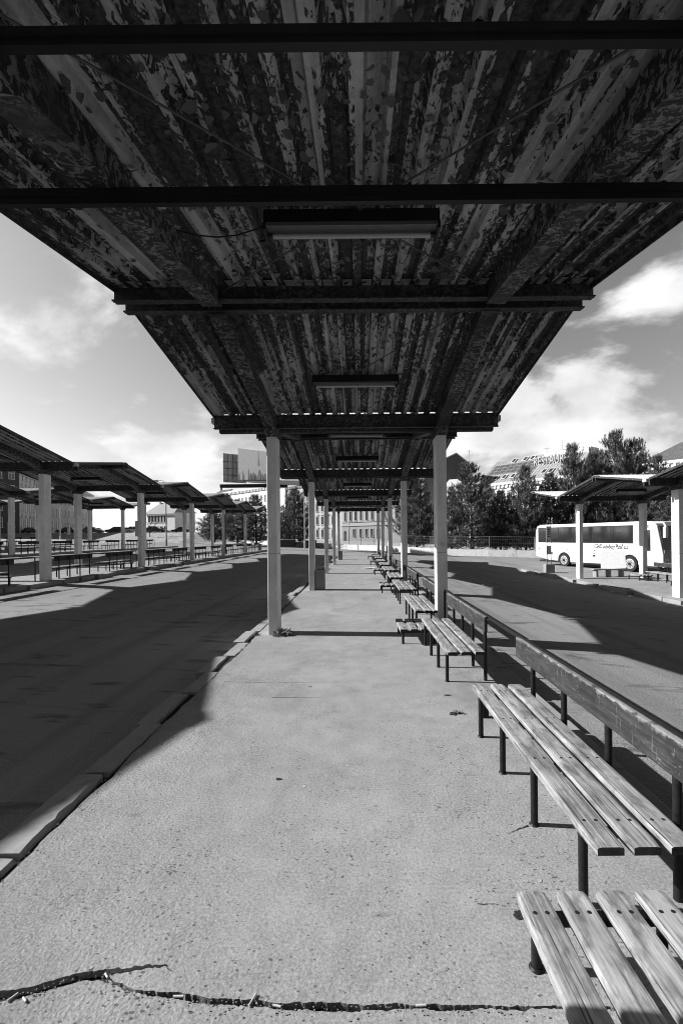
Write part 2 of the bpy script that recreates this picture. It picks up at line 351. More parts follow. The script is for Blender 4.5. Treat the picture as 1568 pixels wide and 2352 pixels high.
class MB:
    def __init__(s): s.v = []; s.f = []; s.mi = []; s.sm = []
    def add(s, verts, faces, mi=0, smooth=False):
        b = len(s.v); s.v += [tuple(x) for x in verts]
        for f in faces: s.f.append([i + b for i in f]); s.mi.append(mi); s.sm.append(smooth)
        return s
    def box(s, x0, x1, y0, y1, z0, z1, mi=0, bev=0.0, M=None):
        if bev <= 0:
            vs = [(x0, y0, z0), (x1, y0, z0), (x1, y1, z0), (x0, y1, z0), (x0, y0, z1), (x1, y0, z1), (x1, y1, z1), (x0, y1, z1)]
            fs = [(0, 3, 2, 1), (4, 5, 6, 7), (0, 1, 5, 4), (1, 2, 6, 5), (2, 3, 7, 6), (3, 0, 4, 7)]
        else:
            bm = bmesh.new(); bmesh.ops.create_cube(bm, size=1.0)
            for v in bm.verts: v.co = Vector(((x0 + x1) / 2 + v.co.x * (x1 - x0), (y0 + y1) / 2 + v.co.y * (y1 - y0), (z0 + z1) / 2 + v.co.z * (z1 - z0)))
            bmesh.ops.bevel(bm, geom=bm.edges[:], offset=bev, segments=2, affect='EDGES', profile=0.5)
            bm.verts.index_update(); vs = [v.co.copy() for v in bm.verts]; fs = [[v.index for v in f.verts] for f in bm.faces]; bm.free()
        if M is not None: vs = [M @ Vector(v) for v in vs]
        return s.add(vs, fs, mi)
    def tube(s, p0, p1, r, n=10, mi=0, r1=None, caps=True):
        p0 = Vector(p0); p1 = Vector(p1); d = (p1 - p0)
        if d.length < 1e-6: return s
        q = d.to_track_quat('Z', 'Y'); r1 = r if r1 is None else r1
        vs = []
        for p, rr in ((p0, r), (p1, r1)):
            for i in range(n):
                a = 2 * math.pi * i / n; vs.append(p + q @ Vector((math.cos(a) * rr, math.sin(a) * rr, 0)))
        s.add(vs, [(i, (i + 1) % n, n + (i + 1) % n, n + i) for i in range(n)], mi, True)
        if caps: s.add(vs[:n], [tuple(range(n - 1, -1, -1))], mi); s.add(vs[n:], [tuple(range(n))], mi)
        return s
    def path(s, pts, r, n=8, mi=0):
        for a, b in zip(pts[:-1], pts[1:]): s.tube(a, b, r, n, mi)
        return s
    def prism(s, poly, a, b, axis='X', mi=0, M=None):
        """poly = closed outline in the other two axes, extruded from a to b"""
        def P(u, v, t):
            return {'X': (t, u, v), 'Y': (u, t, v), 'Z': (u, v, t)}[axis]
        n = len(poly); vs = [P(u, v, a) for u, v in poly] + [P(u, v, b) for u, v in poly]
        if M is not None: vs = [M @ Vector(x) for x in vs]
        fs = [(i, (i + 1) % n, n + (i + 1) % n, n + i) for i in range(n)] + [tuple(range(n - 1, -1, -1)), tuple(range(n, 2 * n))]
        return s.add(vs, fs, mi)
    def mesh(s, name, mats):
        me = bpy.data.meshes.new(name); me.from_pydata(s.v, [], s.f)
        for m in (mats if isinstance(mats, (list, tuple)) else [mats]): me.materials.append(m)
        me.polygons.foreach_set('material_index', s.mi); me.polygons.foreach_set('use_smooth', s.sm); me.update()
        bm = bmesh.new(); bm.from_mesh(me); bmesh.ops.recalc_face_normals(bm, faces=bm.faces[:]); bm.to_mesh(me); bm.free()
        return me
    def build(s, name, mats, parent=None, loc=None, rz=0.0):
        o = bpy.data.objects.new(name, s.mesh(name, mats)); link(o, parent)
        if loc is not None: o.location = loc
        if rz: o.rotation_euler = (0, 0, rz)
        return o

def ordinal(i):
    return ['first', 'second', 'third', 'fourth', 'fifth', 'sixth', 'seventh', 'eighth', 'ninth', 'tenth', 'eleventh', 'twelfth', 'thirteenth', 'fourteenth', 'fifteenth'][i]

# a point of the photograph (2352 px high copy) laid on a surface of height z, used only to plan the layout
def gp(x, y, z=0.0):
    xx = x - (y - 1232) * 0.0096; yy = y + (x - 824) * 0.0096
    Y = (2.0 - z) * 1050 / (yy - 1232); return ((xx - 824) * Y / 1050, Y)

# ------------------------------------------------------------------ ground
PLAT = [(-39.6, 1.40), (-26.5, 0.95), (-13.72, 0.43), (-0.035, 0.0), (13.75, -0.41)]
BAY = 7.7; COL0 = 9.55; HW = 2.35
knots = [(-400, 1.4), (-60, 1.3)]
for px, pz in PLAT: knots += [(px - HW, pz - 0.15), (px + HW, pz - 0.15)]
knots += [(24, -0.75), (40, -0.9), (400, -0.9)]
def zg(x):
    for (a, za), (b, zb) in zip(knots[:-1], knots[1:]):
        if a <= x <= b: return za + (zb - za) * (x - a) / (b - a)
    return knots[-1][1]
def build_ground():
    b = MB(); ys = [-60, 0, 20, 40, 70, 110, 200, 1500]
    vs = [(x, y, z) for x, z in knots for y in ys]; ny = len(ys)
    fs = [(i * ny + j, (i + 1) * ny + j, (i + 1) * ny + j + 1, i * ny + j + 1) for i in range(len(knots) - 1) for j in range(ny - 1)]
    b.add(vs, fs); tag(b.build('road', MT['road']), 'worn asphalt bus lanes', None, None, 'structure')
build_ground()

CRACK = [gp(-60, 2290), gp(0, 2287), gp(60, 2279), gp(100, 2264), gp(170, 2244), gp(240, 2236), gp(262, 2257), gp(300, 2271), gp(325, 2279), gp(400, 2286), gp(475, 2296), gp(575, 2303), gp(650, 2307), gp(784, 2311), gp(950, 2312), gp(1100, 2313), gp(1290, 2314), gp(1500, 2316)]
def build_main_platform():
    r = random.Random(3); L0 = -2.108; R0 = 2.05; Y1 = 46.5
    xs = [p[0] for p in CRACK]; 
    def cy(x):
        for (a, ya), (b2, yb) in zip(CRACK[:-1], CRACK[1:]):
            if a <= x <= b2: return ya + (yb - ya) * (x - a) / max(1e-6, b2 - a)
        return CRACK[0][1] if x < CRACK[0][0] else CRACK[-1][1]
    X = [L0 + (R0 - L0) * i / 360 for i in range(361)]
    def wid(x): return 0.026 if x < -1.15 else (0.006 if x < -0.95 else (0.013 if x < 0.1 else max(0.003, 0.013 - 0.012 * (x - 0.1))))
    far = []; near = []; wa = wb = 0.0
    for x in X:
        wa = 0.8 * wa + r.uniform(-0.0035, 0.0035); wb = 0.8 * wb + r.uniform(-0.0045, 0.0045)
        far.append(cy(x) + wid(x) * 0.8 + max(-wid(x) * 0.6, wa) + r.uniform(-.0012, .0012)); near.append(cy(x) - wid(x) * 1.2 + min(wid(x) * 0.9, wb) + r.uniform(-.0015, .0015))
    b = MB()
    n = len(X); vs = [(x, y, 0) for x, y in zip(X, far)] + [(x, 2.75, 0) for x in X]
    vs += [(x, y, -0.05) for x, y in zip(X, far)]
    b.add(vs, [(i, i + 1, n + i + 1, n + i) for i in range(n - 1)]); b.add(vs, [(2 * n + i, 2 * n + i + 1, i + 1, i) for i in range(n - 1)])
    vs = [(x, y, 0) for x, y in zip(X, near)] + [(x, -7.0, 0) for x in X] + [(x, y, -0.05) for x, y in zip(X, near)]
    b.add(vs, [(n + i, n + i + 1, i + 1, i) for i in range(n - 1)]); b.add(vs, [(i, i + 1, 2 * n + i + 1, 2 * n + i) for i in range(n - 1)])
    # the long slab with a broken left edge
    ys = [2.75 + 0.09 * i for i in range(150)]; ys = [y for y in ys if y < 16] + [16 + i for i in range(0, 31)] + [Y1]
    le = []
    w = 0.0
    for y in ys:
        w = 0.7 * w + r.uniform(-0.017, 0.02); le.append(L0 + w if y > 2.76 else L0)
    vs = [(x, y, 0) for x, y in zip(le, ys)] + [(0, y, 0) for y in ys] + [(R0, y, 0) for y in ys] + [(x, y, -0.06) for x, y in zip(le, ys)]
    n = len(ys)
    b.add(vs, [(i, n + i, n + i + 1, i + 1) for i in range(n - 1)] + [(n + i, 2 * n + i, 2 * n + i + 1, n + i + 1) for i in range(n - 1)] + [(i, i + 1, 3 * n + i + 1, 3 * n + i) for i in range(n - 1)])
    tag(b.build('pavement', MT['platform']), 'pale worn pavement of the central platform', None, None, 'structure')
    s = MB(); s.box(-2.2, 2.2, -7, Y1 - 0.05, -0.30, -0.032); tag(s.build('soil_bed', MT['soil']), None, None, None, 'structure')
    # fine side crack and hairline joints, filled with dirt
    def strip(pts, wd, name):
        m = MB(); vs = []
        for i, (x, y) in enumerate(pts):
            k = wd * (1 - 0.75 * i / (len(pts) - 1)) * r.uniform(0.6, 1.2); vs += [(x, y - k, 0.003), (x, y + k, 0.003)]
        m.add(vs, [(2 * i, 2 * i + 2, 2 * i + 3, 2 * i + 1) for i in range(len(pts) - 1)]); return m
    m = MB()
    def dens(pts, k=6, j=0.006):
        o = []
        for (a, b2), (c, d) in zip(pts[:-1], pts[1:]):
            for i in range(k): t = i / k; o.append((a + (c - a) * t + r.uniform(-j, j) * 0.4, b2 + (d - b2) * t + r.uniform(-j, j)))
        o.append(pts[-1]); return o
    for pts, wd in (([gp(238, 2236), gp(300, 2226), gp(350, 2219), gp(382, 2218)], 0.014), ([gp(380, 2218), gp(396, 2234)], 0.003),
                    ([gp(515, 1566), gp(560, 1567), gp(620, 1569), gp(690, 1567), gp(805, 1567)], 0.006),
                    ([gp(625, 1602), gp(680, 1602), gp(735, 1603)], 0.006), ([gp(1212, 1898), gp(1190, 1905), gp(1165, 1916)], 0.006),
                    ([gp(690, 1440), gp(860, 1441)], 0.008), ([gp(1095, 2078), gp(1145, 2078)], 0.003)):
        q = strip(dens(pts), wd, 'crack'); m.add(q.v, q.f)
    tag(m.build('crack_dirt', MT['soil']), 'dirt filled hairline cracks in the pavement', None, None, 'structure')
build_main_platform()

def kerb(name, x0, x1, ya, yb, z, seed, jit=0.006, label=None):
    r = random.Random(seed); b = MB(); y = ya
    while y < yb:
        ln = r.uniform(0.9, 1.05)
        M = Matrix.Translation((r.uniform(-jit, jit) * 1.5, 0, r.uniform(-jit, jit))) @ Matrix.Rotation(r.uniform(-0.008, 0.008), 4, 'Z') if y < 30 else Matrix.Identity(4)
        q = MB(); q.box(x0, x1, y + 0.010, min(y + ln, yb) - 0.010, z - 0.34, z, 0, 0.016, None)
        if y < 14 and jit > 0.008:      # worn stones: cut the long edges irregularly
            nn = 14; rows = []; ya2 = y + 0.010; yb2 = min(y + ln, yb) - 0.010; q = MB()
            for i in range(nn + 1):
                yy = ya2 + (yb2 - ya2) * i / nn; e = 0.012 if i in (0, nn) else 0.0
                c1, c2 = r.uniform(.004, .022), r.uniform(.004, .03); dz = r.uniform(-.004, .004) - e * .6
                rows += [(x0, yy, z - .34), (x0 + r.uniform(0, .006), yy, z - c1 * 1.2), (x0 + c1, yy, z + dz), ((x0 + x1) / 2, yy, z + r.uniform(-.004, .004) - e * .4), (x1 - c2, yy, z + dz), (x1 - r.uniform(0, .012), yy, z - c2), (x1 - r.uniform(0, .01), yy, z - .34)]
            q.add(rows, [(i * 7 + j, i * 7 + j + 1, (i + 1) * 7 + j + 1, (i + 1) * 7 + j) for i in range(nn) for j in range(6)] + [tuple(range(7)), tuple(nn * 7 + j for j in reversed(range(7)))])
        b.add([M @ Vector(v) for v in q.v], q.f); y += ln
    tag(b.build(name, MT['kerb']), label, None, None, 'structure')
kerb('kerb', -2.375, -2.15, -7, 46.7, 0.012, 1, 0.012); kerb('kerb', 2.06, 2.27, -7, 46.7, 0.0, 2)
END = {0: 61, 1: 61, 2: 57.5, 4: 32.2}
for i, (px, pz) in enumerate(PLAT):
    if i == 3: continue
    b = MB(); b.box(px - 2.13, px + 2.13, -9, END[i] - 0.1, pz - 0.4, pz); tag(b.build('pavement', MT['platform']), None, None, None, 'structure')
    kerb('kerb', px + 2.135, px + HW, -9, END[i], pz + 0.004, 10 + i); kerb('kerb', px - HW, px - 2.135, -9, END[i], pz + 0.004, 20 + i)
    b = MB(); b.box(px - HW, px + HW, END[i], END[i] + 0.2, pz - 0.4, pz + 0.006, 0, 0.02); tag(b.build('kerb', MT['kerb']), None, None, None, 'structure')
b = MB(); b.box(-2.375, 2.27, 46.72, 46.92, -0.34, 0.004, 0, 0.02); tag(b.build('kerb', MT['kerb']), None, None, None, 'structure')

# ------------------------------------------------------------------ platform shelters
ZV, ZR = 4.47, 5.06        # underside of the roof sheet at valley and ridge
def deck_mesh(y0, z0, y1, z1, half):
    """trapezoidal sheet, ribs running along y; underside and top as two skins"""
    pts = []; p = 0.235; n = int(2 * half / p); x = -n * p / 2
    prof = []
    for i in range(n):
        for dx, h in ((0.0, 0.0), (0.085, 0.0), (0.108, 0.072), (0.212, 0.072)): prof.append((x + i * p + dx, h))
    prof.append((x + n * p, 0.0))
    prof = [(-half, 0.0)] + prof + [(half, 0.0)]
    b = MB(); m = len(prof); seg = 4
    def skin(dz, mi):
        vs = []
        for k in range(seg + 1):
            t = k / seg
            for u, h in prof: vs.append((u, y0 + (y1 - y0) * t, z0 + (z1 - z0) * t + h + dz))
        fs = [(k * m + i, k * m + i + 1, (k + 1) * m + i + 1, (k + 1) * m + i) for k in range(seg) for i in range(m - 1)]
        b.add(vs, fs, mi)
    skin(0.0, 0); skin(0.006, 1)
    for (yy, zz) in ((y0, z0), (y1, z1)):
        vs = [(u, yy, zz + h) for u, h in prof] + [(u, yy, zz + h + 0.006) for u, h in prof]
        b.add(vs, [(i, i + 1, m + i + 1, m + i) for i in range(m - 1)], 1)
    for sx in (-half, half):
        b.add([(sx, y0, z0), (sx, y1, z1), (sx, y1, z1 + 0.006), (sx, y0, z0 + 0.006)], [(0, 1, 2, 3)], 1)
    return b

def flakes_mesh(ya, za, yb, zb, count, seed, half=2.85):
    r = random.Random(seed); b = MB(); sl = math.atan2(zb - za, yb - ya)
    for _ in range(count):
        x = r.uniform(-half, half); t = r.random(); y = ya + (yb - ya) * t; z = za + (zb - za) * t
        ph = ((x + 0.0) / 0.235) % 1.0
        if r.random() < 0.25: pass
        s = r.uniform(0.012, 0.034) * (1.5 if r.random() < 0.10 else 1.0); a = r.uniform(0, 6.283); up = 0.0
        n = r.randint(5, 7); tilt = r.uniform(0.15, 1.0); cu = r.uniform(0.5, 2.0)
        ca, sa = math.cos(a), math.sin(a); vs = []
        for i in range(n):
            th = 6.283 * i / n + r.uniform(-0.3, 0.3); rr = s * r.uniform(0.6, 1.2)
            u = math.cos(th) * rr + s; v = math.sin(th) * rr * r.uniform(0.8, 1.6)
            d = u * math.tan(min(tilt, 1.2)) * 0.6 + cu * u * u * 4.0
            px = u * ca - v * sa; py = u * sa + v * ca
            vs.append((x + px, y + py, z + py * math.tan(sl) - 0.004 - min(d, 0.05)))
        b.add(vs, [tuple(range(n))])
    return b

def shelter(px, pz, k0, k1, label, name='platform_shelter', flakes=False, first_purlins=False, cat='shelter', dy=0.0, sheet='deck_clean'):
    """columns at COL0 + BAY*k for k0..k1; the roof runs half a bay past the first and the last"""
    root = empty(name, (px, dy, pz), 0, label, cat, 'zigzag roofed bus platform shelters')
    H = 2.88; cx = 1.735
    b = MB(); b.box(-0.10, 0.10, -0.21, 0.21, -0.02, 4.06, 0, 0.012); colm = b.mesh('column', MT['column'])
    raf = {}
    for s in (1, -1):
        b = MB(); poly = [(0.0, 4.052), (s * 0.24, 4.052), (s * 0.42, 4.20), (s * 0.80, 4.335), (s * 3.76, 4.835), (s * 3.76, 5.045), (s * 0.16, 4.462), (0, 4.44)]
        b.prism(poly, -0.115, 0.115, 'X'); raf[s] = b.mesh('rafter', MT['rafter'])
    b = MB(); b.box(-H - 0.02, H + 0.02, -0.03, 0.03, 4.225, 4.506); b.box(-H - 0.02, H + 0.02, -0.09, -0.03, 4.215, 4.232); b.box(-H - 0.02, H + 0.02, -0.085, -0.03, 4.448, 4.463); vbeam = b.mesh('valley_beam', MT['beam'])
    b = MB(); b.box(-H - 0.02, H + 0.02, -0.03, 0.03, 4.865, 5.042); b.box(-H - 0.02, H + 0.02, -0.09, -0.03, 4.856, 4.87); rbeam = b.mesh('ridge_beam', MT['beam'])
    b = MB(); b.add([(-H - 0.10, -0.11, 4.47), (-H - 0.10, -0.11, 4.37), (-H - 0.10, 0.11, 4.37), (-H - 0.10, 0.11, 4.47), (H + 0.10, -0.11, 4.47), (H + 0.10, -0.11, 4.37), (H + 0.10, 0.11, 4.37), (H + 0.10, 0.11, 4.47)], [(0, 1, 5, 4), (1, 2, 6, 5), (2, 3, 7, 6)])
    b.add([(-H - 0.103, -0.118, 4.475), (-H - 0.103, -0.118, 4.362), (-H - 0.103, 0.118, 4.362), (-H - 0.103, 0.118, 4.475), (H + 0.103, -0.118, 4.475), (H + 0.103, -0.118, 4.362), (H + 0.103, 0.118, 4.362), (H + 0.103, 0.118, 4.475)], [(0, 1, 5, 4), (1, 2, 6, 5), (2, 3, 7, 6), (0, 3, 2, 1), (4, 5, 6, 7)])
    gut = b.mesh('gutter', MT['gutter'])
    up = deck_mesh(0.13, ZV + 0.004, BAY / 2 - 0.02, ZR, H).mesh('roof_sheet', [MT[sheet], MT['decktop']])
    dn = deck_mesh(-0.13, ZV + 0.004, -BAY / 2 + 0.02, ZR, H).mesh('roof_sheet', [MT[sheet], MT['decktop']])
    b = MB(); b.prism([(-0.22, 5.075), (0, 5.128), (0.22, 5.075), (0.22, 5.083), (0, 5.136), (-0.22, 5.083)], -H - 0.01, H + 0.01, 'X'); cap = b.mesh('ridge_cap', MT['decktop'])
    def put(nm, me, x, y):
        o = bpy.data.objects.new(nm, me); link(o, root); o.location = (x, y, 0); return o
    brace = {}
    for s in (1, -1):
        b = MB(); za, zb = ZV - 0.05, ZR - 0.07
        b.tube((-1.6, s * 0.25, za), (1.6, s * 3.68, zb), 0.008, 6); b.tube((1.6, s * 0.25, za - 0.018), (-1.6, s * 3.68, zb - 0.018), 0.008, 6); brace[s] = b.mesh('cross_brace', MT['rod'])
    edge = {}
    for s in (1, -1):
        b = MB(); b.prism([(s * 0.13, ZV - 0.055), (s * 3.83, ZR - 0.055), (s * 3.83, ZR + 0.03), (s * 0.13, ZV + 0.03)], -0.006, 0.006, 'X')
        edge[s] = b.mesh('roof_edge', MT['beam'])
    for k in range(k0, k1 + 1):
        y = COL0 + BAY * k
        for sx in (-1, 1):
            put('column', colm, sx * cx, y - (0.15 if first_purlins and k == k0 else 0.0))
            put('rafter', raf[1], sx * cx, y); put('rafter', raf[-1], sx * cx, y)
        for s in (-1, 1):
            if first_purlins and k == k0 and s > 0: continue
            o = put('valley_beam', vbeam, 0, y + s * 0.16)
            if s < 0: o.rotation_euler = (0, 0, 0)
            else: o.rotation_euler = (0, 0, math.pi)
        put('gutter', gut, 0, y)
        put('roof_sheet', up, 0, y); put('roof_sheet', dn, 0, y)
        put('cross_brace', brace[1], 0, y); put('cross_brace', brace[-1], 0, y)
        for sx in (-1, 1): put('roof_edge', edge[1], sx * (H + 0.01), y); put('roof_edge', edge[-1], sx * (H + 0.01), y)
        if k == k0: put('ridge_cap', cap, 0, y - BAY / 2)
        put('ridge_cap', cap, 0, y + BAY / 2)
        for s in (-1, 1):
            o = put('ridge_beam', rbeam, 0, y + s * (BAY / 2 - 0.14)); o.rotation_euler = (0, 0, 0 if s < 0 else 0)
            if s > 0: o.location.y = y + BAY / 2 - 0.13
    if first_purlins:
        for y, hh in ((2.02, 0.068), (3.18, 0.10)):
            z = ZV + (ZR - ZV) * (y - 1.98) / 3.70 - 0.24
            b = MB(); b.box(-3.0, 3.0, -0.03, 0.026, z - hh * .52, z); b.box(-3.0, 3.0, -0.016, 0.026, z - hh, z - hh * .56); b.build('purlin', MT['purlin'], root, (0, y, 0))
    if flakes:
        for k in (k0, k0 + 1, k0 + 2, k0 + 3):
            y = COL0 + BAY * k
            for s in (-1, 1):
                if k == k0 and s < 0: continue
                cnt = {k0: 900, k0 + 1: 900, k0 + 2: 600, k0 + 3: 400}[k]
                o = flakes_mesh(y + s * 0.14, ZV, y + s * 3.8, ZR, cnt, 50 + 3 * k + s).build('paint_flakes', MT['flake'], root); tag(o, kind='stuff')
    return root
def downpipe(root, k, s=1):
    y = COL0 + BAY * k; b = MB()
    b.path([(s * 2.93, y, 4.40), (s * 2.93, y, 4.28), (s * 2.05, y, 3.72), (s * 1.885, y, 3.55), (s * 1.885, y, 0.25), (s * 2.0, y, 0.12)], 0.045, 10); b.build('downpipe', MT['rod'], root)
SH = []
main_sh = shelter(PLAT[3][0], 0, -1, 4, 'long canopy over the central platform, its ceiling paint peeling in dark flakes', flakes=True, first_purlins=True, sheet='deck')
lsh = shelter(PLAT[2][0], PLAT[2][1], -2, 5, 'zigzag roofed shelter on the platform across the left road', dy=0.25)
shelter(PLAT[1][0], PLAT[1][1], 1, 5, 'zigzag roofed shelter second to the left, beyond the first left one')
downpipe(lsh, 4); downpipe(lsh, 1, -1)
shelter(PLAT[0][0], PLAT[0][1], 2, 5, 'zigzag roofed shelter farthest left, in front of the parked cars')
shelter(PLAT[4][0], PLAT[4][1], -1, 2, 'zigzag roofed shelter on the right, before the white coach')

# fluorescent fittings under the slopes
def lamp_proto():
    root = empty('tube_light', (0, 0, 0))
    b = MB(); b.prism([(-0.11, 0.0), (0.11, 0.0), (0.075, 0.13), (-0.075, 0.13)], -0.72, 0.72, 'X')
    b.box(-0.722, -0.70, -0.112, 0.112, -0.055, 0.0); b.box(0.70, 0.722, -0.112, 0.112, -0.055, 0.0)
    b.build('housing', MT['housing'], root)
    b = MB(); b.box(-0.70, 0.70, -0.08, 0.10, -0.006, -0.002); b.box(-0.70, 0.70, -0.112, -0.10, -0.03, 0.0, 0); b.build('reflector', MT['reflector'], root)
    b = MB(); b.tube((-0.66, 0.02, -0.032), (0.66, 0.02, -0.032), 0.019, 12); o = b.build('tube', MT['tube'], root)
    b = MB(); b.tube((-0.695, 0.02, -0.032), (-0.66, 0.02, -0.032), 0.022, 10); b.tube((0.66, 0.02, -0.032), (0.695, 0.02, -0.032), 0.022, 10); b.build('tube_holder', MT['trim'], root)
    for x in (-0.5, 0.5):
        b = MB(); b.tube((x, 0, 0.12), (x, 0, 0.26), 0.008, 6); b.build('hanger', MT['rod'], root)
    return root
lamp = lamp_proto(); first = True
def lamps(px, pz, k0, k1, where, lo=None, cap=99):
    global first
    i = 0
    for k in range(k0, k1 + 1):
        for s in (-1, 1):
            y = COL0 + BAY * k + s * BAY / 4
            if lo is not None and y < lo: continue
            if i >= cap: continue
            o = lamp if first else copy_tree(lamp); first = False
            o.location = (px, y + 0.05, pz + 4.56)
            tag(o, 'dark fluorescent fitting under %s, %s from the near end' % (where, ordinal(i)), 'light fitting', 'tube lights under ' + where); i += 1
lamps(PLAT[3][0], 0, -1, 4, 'the central canopy', 3.0)
lamps(PLAT[2][0], PLAT[2][1], 0, 5, 'the first left shelter', 14.0)
lamps(PLAT[4][0], PLAT[4][1], 1, 2, 'the right shelter', 14.0)
lamps(PLAT[1][0], PLAT[1][1], 2, 5, 'the second left shelter', 24.0)
b = MB(); pts = [(-1.55, 3.95, 4.66)] + [(-1.55 + 0.9 * t, 3.95 - 0.12 * t, 4.66 - 0.10 * math.sin(math.pi * t)) for t in (0.2, 0.4, 0.6, 0.8)] + [(-0.72, 3.85, 4.64)]
b.path(pts, 0.006, 6); tag(b.build('power_cable', MT['black']), 'thin sagging cable feeding the nearest tube light from the rafter', 'cable')

# ------------------------------------------------------------------ benches
def plank_mesh(x0, x1, y0, y1, z0, z1, seed, holes=()):
    r = random.Random(seed); n = 34; b = MB(); c = 0.012; prof0 = [(0, z0), (0, z1 - c), (c * .8, z1 - .002), (c * 2.2, z1), ('m', z1), (-c * 2.2, z1), (-c * .8, z1 - .002), (-0.0, z1 - c), (-0.0, z0)]
    rows = []
    jl = 0; jr = 0
    for i in range(n + 1):
        y = y0 + (y1 - y0) * i / n; jl = 0.6 * jl + r.uniform(-0.0022, 0.0022); jr = 0.6 * jr + r.uniform(-0.0016, 0.0016)
        L, Rr = x0 + jl, x1 + jr
        if i in (0, n): L += 0.006; Rr -= 0.006
        e = 0.004 if i in (0, n) else 0.0
        rows.append([(L, y, z0), (L, y, z1 - c), (L + c * .6, y, z1 - .003 - e), (L + c * 1.8, y, z1 - e), (Rr - c * 1.8, y, z1 - e), (Rr - c * .6, y, z1 - .003 - e), (Rr, y, z1 - c), (Rr, y, z0)])
    m = 8; vs = [p for row in rows for p in row]
    fs = [(i * m + j, i * m + (j + 1) % m, (i + 1) * m + (j + 1) % m, (i + 1) * m + j) for i in range(n) for j in range(m)]
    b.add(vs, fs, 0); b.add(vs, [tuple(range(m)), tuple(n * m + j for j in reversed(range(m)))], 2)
    for (hx, hy) in holes: b.tube((hx, hy, z1 - 0.006), (hx, hy, z1 + 0.0012), 0.010, 8, 1)
    return b
BY = [-1.035, -0.345, 0.345, 1.035]
def bench_proto():
    root = empty('platform_bench', (0, 0, 0))
    for i, x in enumerate((1.155, 1.338, 1.521)):
        holes = [(x + dx, y) for y in BY for dx in (0.042, 0.104)]
        plank_mesh(x, x + 0.145, -1.245, 1.245 - 0.004 * i, 0.412, 0.458, 30 + i, holes).build('seat_plank', [MT['wood'], MT['hole'], MT['plank_end']], root)
    b = MB(); plank = MB()
    # back board, its local z measured from the board's own centre so the wear follows the top edge
    pm = MB(); pm.box(-0.022, 0.022, -1.27, 1.32, -0.105, 0.105, 0, 0.010); o = pm.build('backrest', MT['board'], root); o.location = (1.672, 0.04, 0.812)
    for y in BY:
        m = MB(); m.tube((1.19, y, 0.0), (1.19, y, 0.405), 0.0245, 14); m.tube((1.19, y, 0.0), (1.19, y, 0.012), 0.036, 12, 0, 0.028); m.build('leg', MT['pipe'], root)
        m = MB(); m.tube((1.722, y + 0.03, 0.0), (1.722, y + 0.03, 0.885), 0.0245, 14); m.build('back_post', MT['pipe'], root)
        m = MB(); m.box(1.17, 1.72, y - 0.022, y + 0.022, 0.372, 0.4115); m.build('cross_bar', MT['pipe'], root)
    return root
bench = bench_proto(); bfirst = True
def benches(px, pz, ys, where, group, lo=0):
    global bfirst
    for i, y in enumerate(ys):
        o = bench if bfirst else copy_tree(bench); bfirst = False
        o.location = (px, y, pz)
        if where == 'the central platform' and i < 2:
            lab = ['nearest long three plank bench, its dark backrest running out of view', 'long three plank bench just short of the first right column'][i]
        else: lab = 'three plank bench with painted backrest on %s, %s from the camera' % (where, ordinal(i))
        tag(o, lab, 'bench', group)
BYS = [3.5, 7.3, 10.65, 14.5, 18.2, 22.1, 25.9, 29.7, 33.6, 37.2, 40.9]
OX = PLAT[3][0]
benches(0.0, 0, BYS, 'the central platform', 'long benches on the central platform')
benches(PLAT[2][0], PLAT[2][1], [14.6, 19.3, 23.0, 27.1, 30.8, 34.7, 38.5, 42.4, 46.2, 50.1, 53.8], 'the first left platform', 'long benches on the first left platform')
benches(PLAT[1][0], PLAT[1][1], [30.6, 34.6, 38.3, 42.4, 46.1, 50.0, 53.8], 'the second left platform', 'long benches on the second left platform')
benches(PLAT[0][0], PLAT[0][1], [42.6, 46.2, 50.2, 54.0], 'the farthest left platform', 'long benches on the farthest left platform')
benches(PLAT[4][0], PLAT[4][1], [22.6], 'the right platform', 'benches on the right platform')

def stool_proto():
    root = empty('low_bench', (0, 0, 0))
    for i in range(4):
        x = 0.735 + 0.19 * i
        plank_mesh(x, x + 0.146, -0.55, 0.55, 0.245, 0.288, 60 + i, [(x + dx, y) for y in (-0.42, 0.42) for dx in (0.045, 0.10)]).build('seat_plank', [MT['wood'], MT['hole'], MT['plank_end']], root)
    for y in (-0.46, 0.46):
        for x in (0.80, 1.38):
            m = MB(); m.tube((x, y, 0), (x, y, 0.21), 0.024, 14); m.tube((x, y, 0), (x, y, 0.012), 0.036, 12, 0, 0.028); m.build('leg', MT['pipe'], root)
        m = MB(); m.box(0.76, 1.43, y - 0.024, y + 0.024, 0.205, 0.2445); m.build('cross_bar', MT['pipe'], root)
    return root
stool = stool_proto(); sfirst = True
for i, y in enumerate([1.65, 8.95, 16.55, 24.1, 32.0, 39.8]):
    o = stool if sfirst else copy_tree(stool); sfirst = False
    o.location = (0, y, 0)
    tag(o, ['low four plank bench at the lower right corner, nearest of all', 'low four plank bench beside the first right column, crossed by a shadow'][i] if i < 2 else 'low plank bench on the central platform, %s from the camera' % ordinal(i), 'low bench', 'low benches along the central platform')
for j, (pi, ys, wh) in enumerate(((2, [15.7, 24.4, 32.0, 39.8], 'the first left platform'), (4, [23.9, 20.6], 'the right platform'))):
    for i, y in enumerate(ys):
        o = copy_tree(stool); o.location = (PLAT[pi][0] - (0.0 if pi == 2 else 0.2), y, PLAT[pi][1])
        tag(o, 'low plank bench on %s, %s from the camera' % (wh, ordinal(i)), 'low bench', 'low benches along ' + wh)

